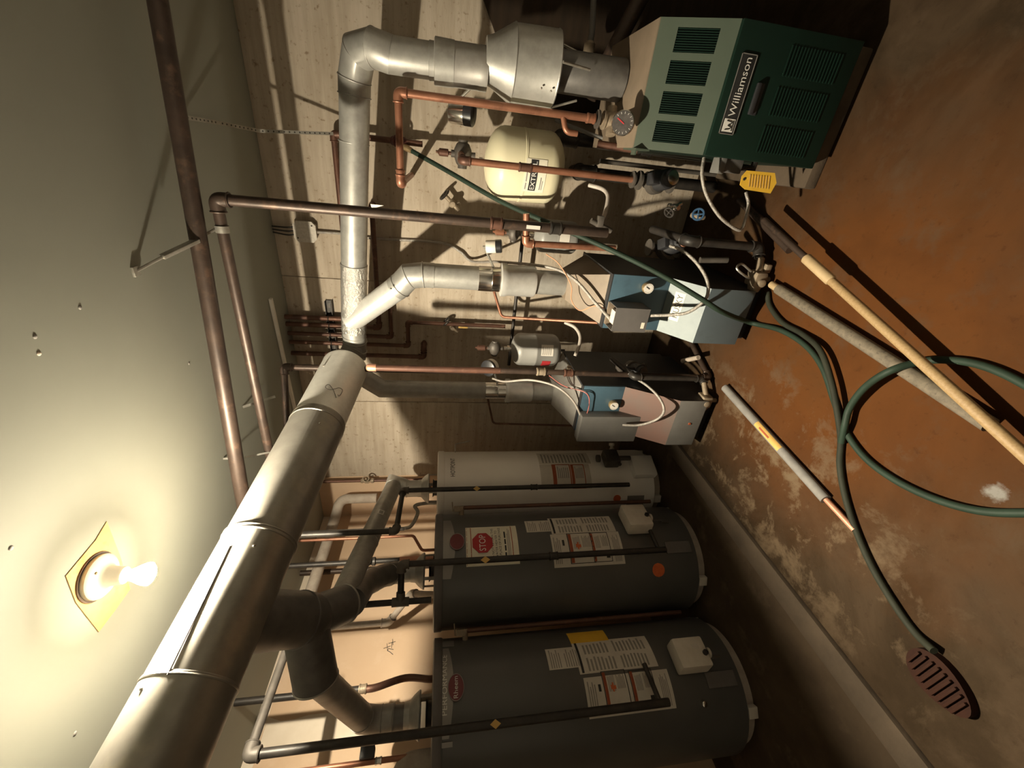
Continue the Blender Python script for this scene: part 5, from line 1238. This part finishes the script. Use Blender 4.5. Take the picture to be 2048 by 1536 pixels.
# ridged brown brush head
b0, b1 = P(1838, 1305, z=.0), P(1945, 1425, z=.0)
bd = (b1-b0).normalized(); bs = V(-bd.y, bd.x, 0); bc = (b0+b1)/2; bl_ = (b1-b0).length*.56
br = thing('brush_head', 'reddish brown ridged oval brush head at the end of the dark hose', 'brush', bc)
def oval(sx, sy, z0, z1): return slab([bc+bd*(sx*math.cos(a))+bs*(sy*math.sin(a)*(1-.18*math.cos(a)))+V(0, 0, z0) for a in [2*PI*i/30 for i in range(30)]], (0, 0, 1), z1-z0)
add('brush_body', oval(bl_, .062, 0, .026), 'brush_brown', br)
for i in range(9):
    u = -.78+i*.19; wv = .058*math.sqrt(max(.05, 1-u*u))*1.55
    add('ridge', box(bc+bd*(bl_*u)+V(0, 0, .031), (.007, wv, .012), (bd, bs, V(0, 0, 1)), .002), 'brush_brown', br)
# wooden pole
w_a, w_b = P(1612, 516, z=.105), P(2045, 907, z=.06)
wd = (w_b-w_a).normalized()
wp_ = thing('wooden_pole', 'pale round wooden pole lying across the floor with a thicker end', 'pole', (w_a+w_b)/2-V(0, 0, .08))
Lw = (w_b-w_a).length
kz = .0155
add('pole_shaft', lathe(w_a+wd*(Lw*.17), wd, [(0, kz*.98), (Lw*.3, kz), (Lw*1.55, kz)], 22), 'wood_pole', wp_)
add('pole_socket', lathe(w_a, wd, [(0, .017), (.003, .0195), (Lw*.165, .0195), (Lw*.172, .0165)], 22), 'wood_pale', wp_)
add('dark_rod', rod(w_a-wd*.30, w_a+wd*.01, .013), 'iron_brown', wp_)
# insulated pipes lying on the floor
i_a, i_b = P(1548, 572, z=.024), P(1958, 836, z=.024)
idr = (i_b-i_a).normalized()
ip1 = thing('insulated_pipe', 'mottled foam-covered pipe lying on the floor beside the wooden pole', 'pipe', (i_a+i_b)/2-V(0, 0, .024))
add('foam_sleeve', lathe(i_a+idr*.03, idr, [(0, .020), (.002, .0225), ((i_b-i_a).length, .0225)], 22), 'foam_mottled', ip1)
add('pipe_end', lathe(i_a-idr*.02, idr, [(0, .012), (.002, .016), (.06, .016)], 18), 'wood_pale', ip1)
j_a, j_b, j_c = P(1450, 775, z=.021), P(1652, 999, z=.021), P(1704, 1056, z=.014)
jdr = (j_b-j_a).normalized()
ip2 = thing('insulated_pipe', 'grey foam-covered copper pipe with a yellow label lying on the floor', 'pipe', (j_a+j_b)/2-V(0, 0, .021))
add('foam_sleeve', lathe(j_a, jdr, [(0, .017), (.002, .0205), ((j_b-j_a).length, .0205)], 22), 'foam_grey', ip2)
add('copper_end', rod(j_b-jdr*.02, j_b+jdr*.135-V(0, 0, .005), .011), 'copper_bright', ip2)
ym_ = j_a+jdr*((j_b-j_a).length*.40)
nn_ = (V(*CAM)-ym_); nn_ = (nn_-jdr*nn_.dot(jdr)).normalized(); tt_ = jdr.cross(nn_)
def wrap(a0, a1, q0, q1, r):
    vs, fs = [], []; n = 8
    for i in range(n+1):
        q = q0+(q1-q0)*i/n; o = nn_*math.cos(q)+tt_*math.sin(q)
        vs += [ym_+jdr*a0+o*r, ym_+jdr*a1+o*r]
    return vs, [(2*i, 2*i+1, 2*i+3, 2*i+2) for i in range(n)]
add('yellow_label', wrap(0, .17, -.5, .9, .0212), 'tag_ochre', ip2)
add('label_print', wrap(.03, .10, .1, .5, .0216), 'ink_rust', ip2)

# ================================================================== repeats share a group
GROUPS = {'water_heater': 'water heaters in a row', 'boiler': 'boilers along the concrete wall', 'vent_pipe': 'galvanized vent pipes', 'circulator_pump': 'circulator pumps',
          'expansion_tank': 'expansion tanks', 'air_scoop': 'air scoops over the expansion tanks', 'damper_motor': 'damper motors beside the boiler vents', 'copper_pipe': 'copper pipes',
          'copper_tube': 'thin copper tubes', 'iron_pipe': 'iron pipes', 'water_pipe': 'water pipes over the heaters', 'insulated_pipe': 'wrapped pipes', 'armored_cable': 'armored cables',
          'pipe_strap': 'hanger straps', 'wall_valve': 'wheel-handled wall valves', 'drain_valve': 'drain valves', 'gas_train': 'gas valves at the blue boilers', 'fill_line': 'filler lines',
          'temperature_gauge': 'white dials on the boilers', 'garden_hose': 'hoses on the floor', 'thin_wire': 'thin wires'}
for ob in COL.objects:
    if ob.parent is None and 'category' in ob:
        base = ob.name.split('.')[0]
        if base in GROUPS: ob['group'] = GROUPS[base]
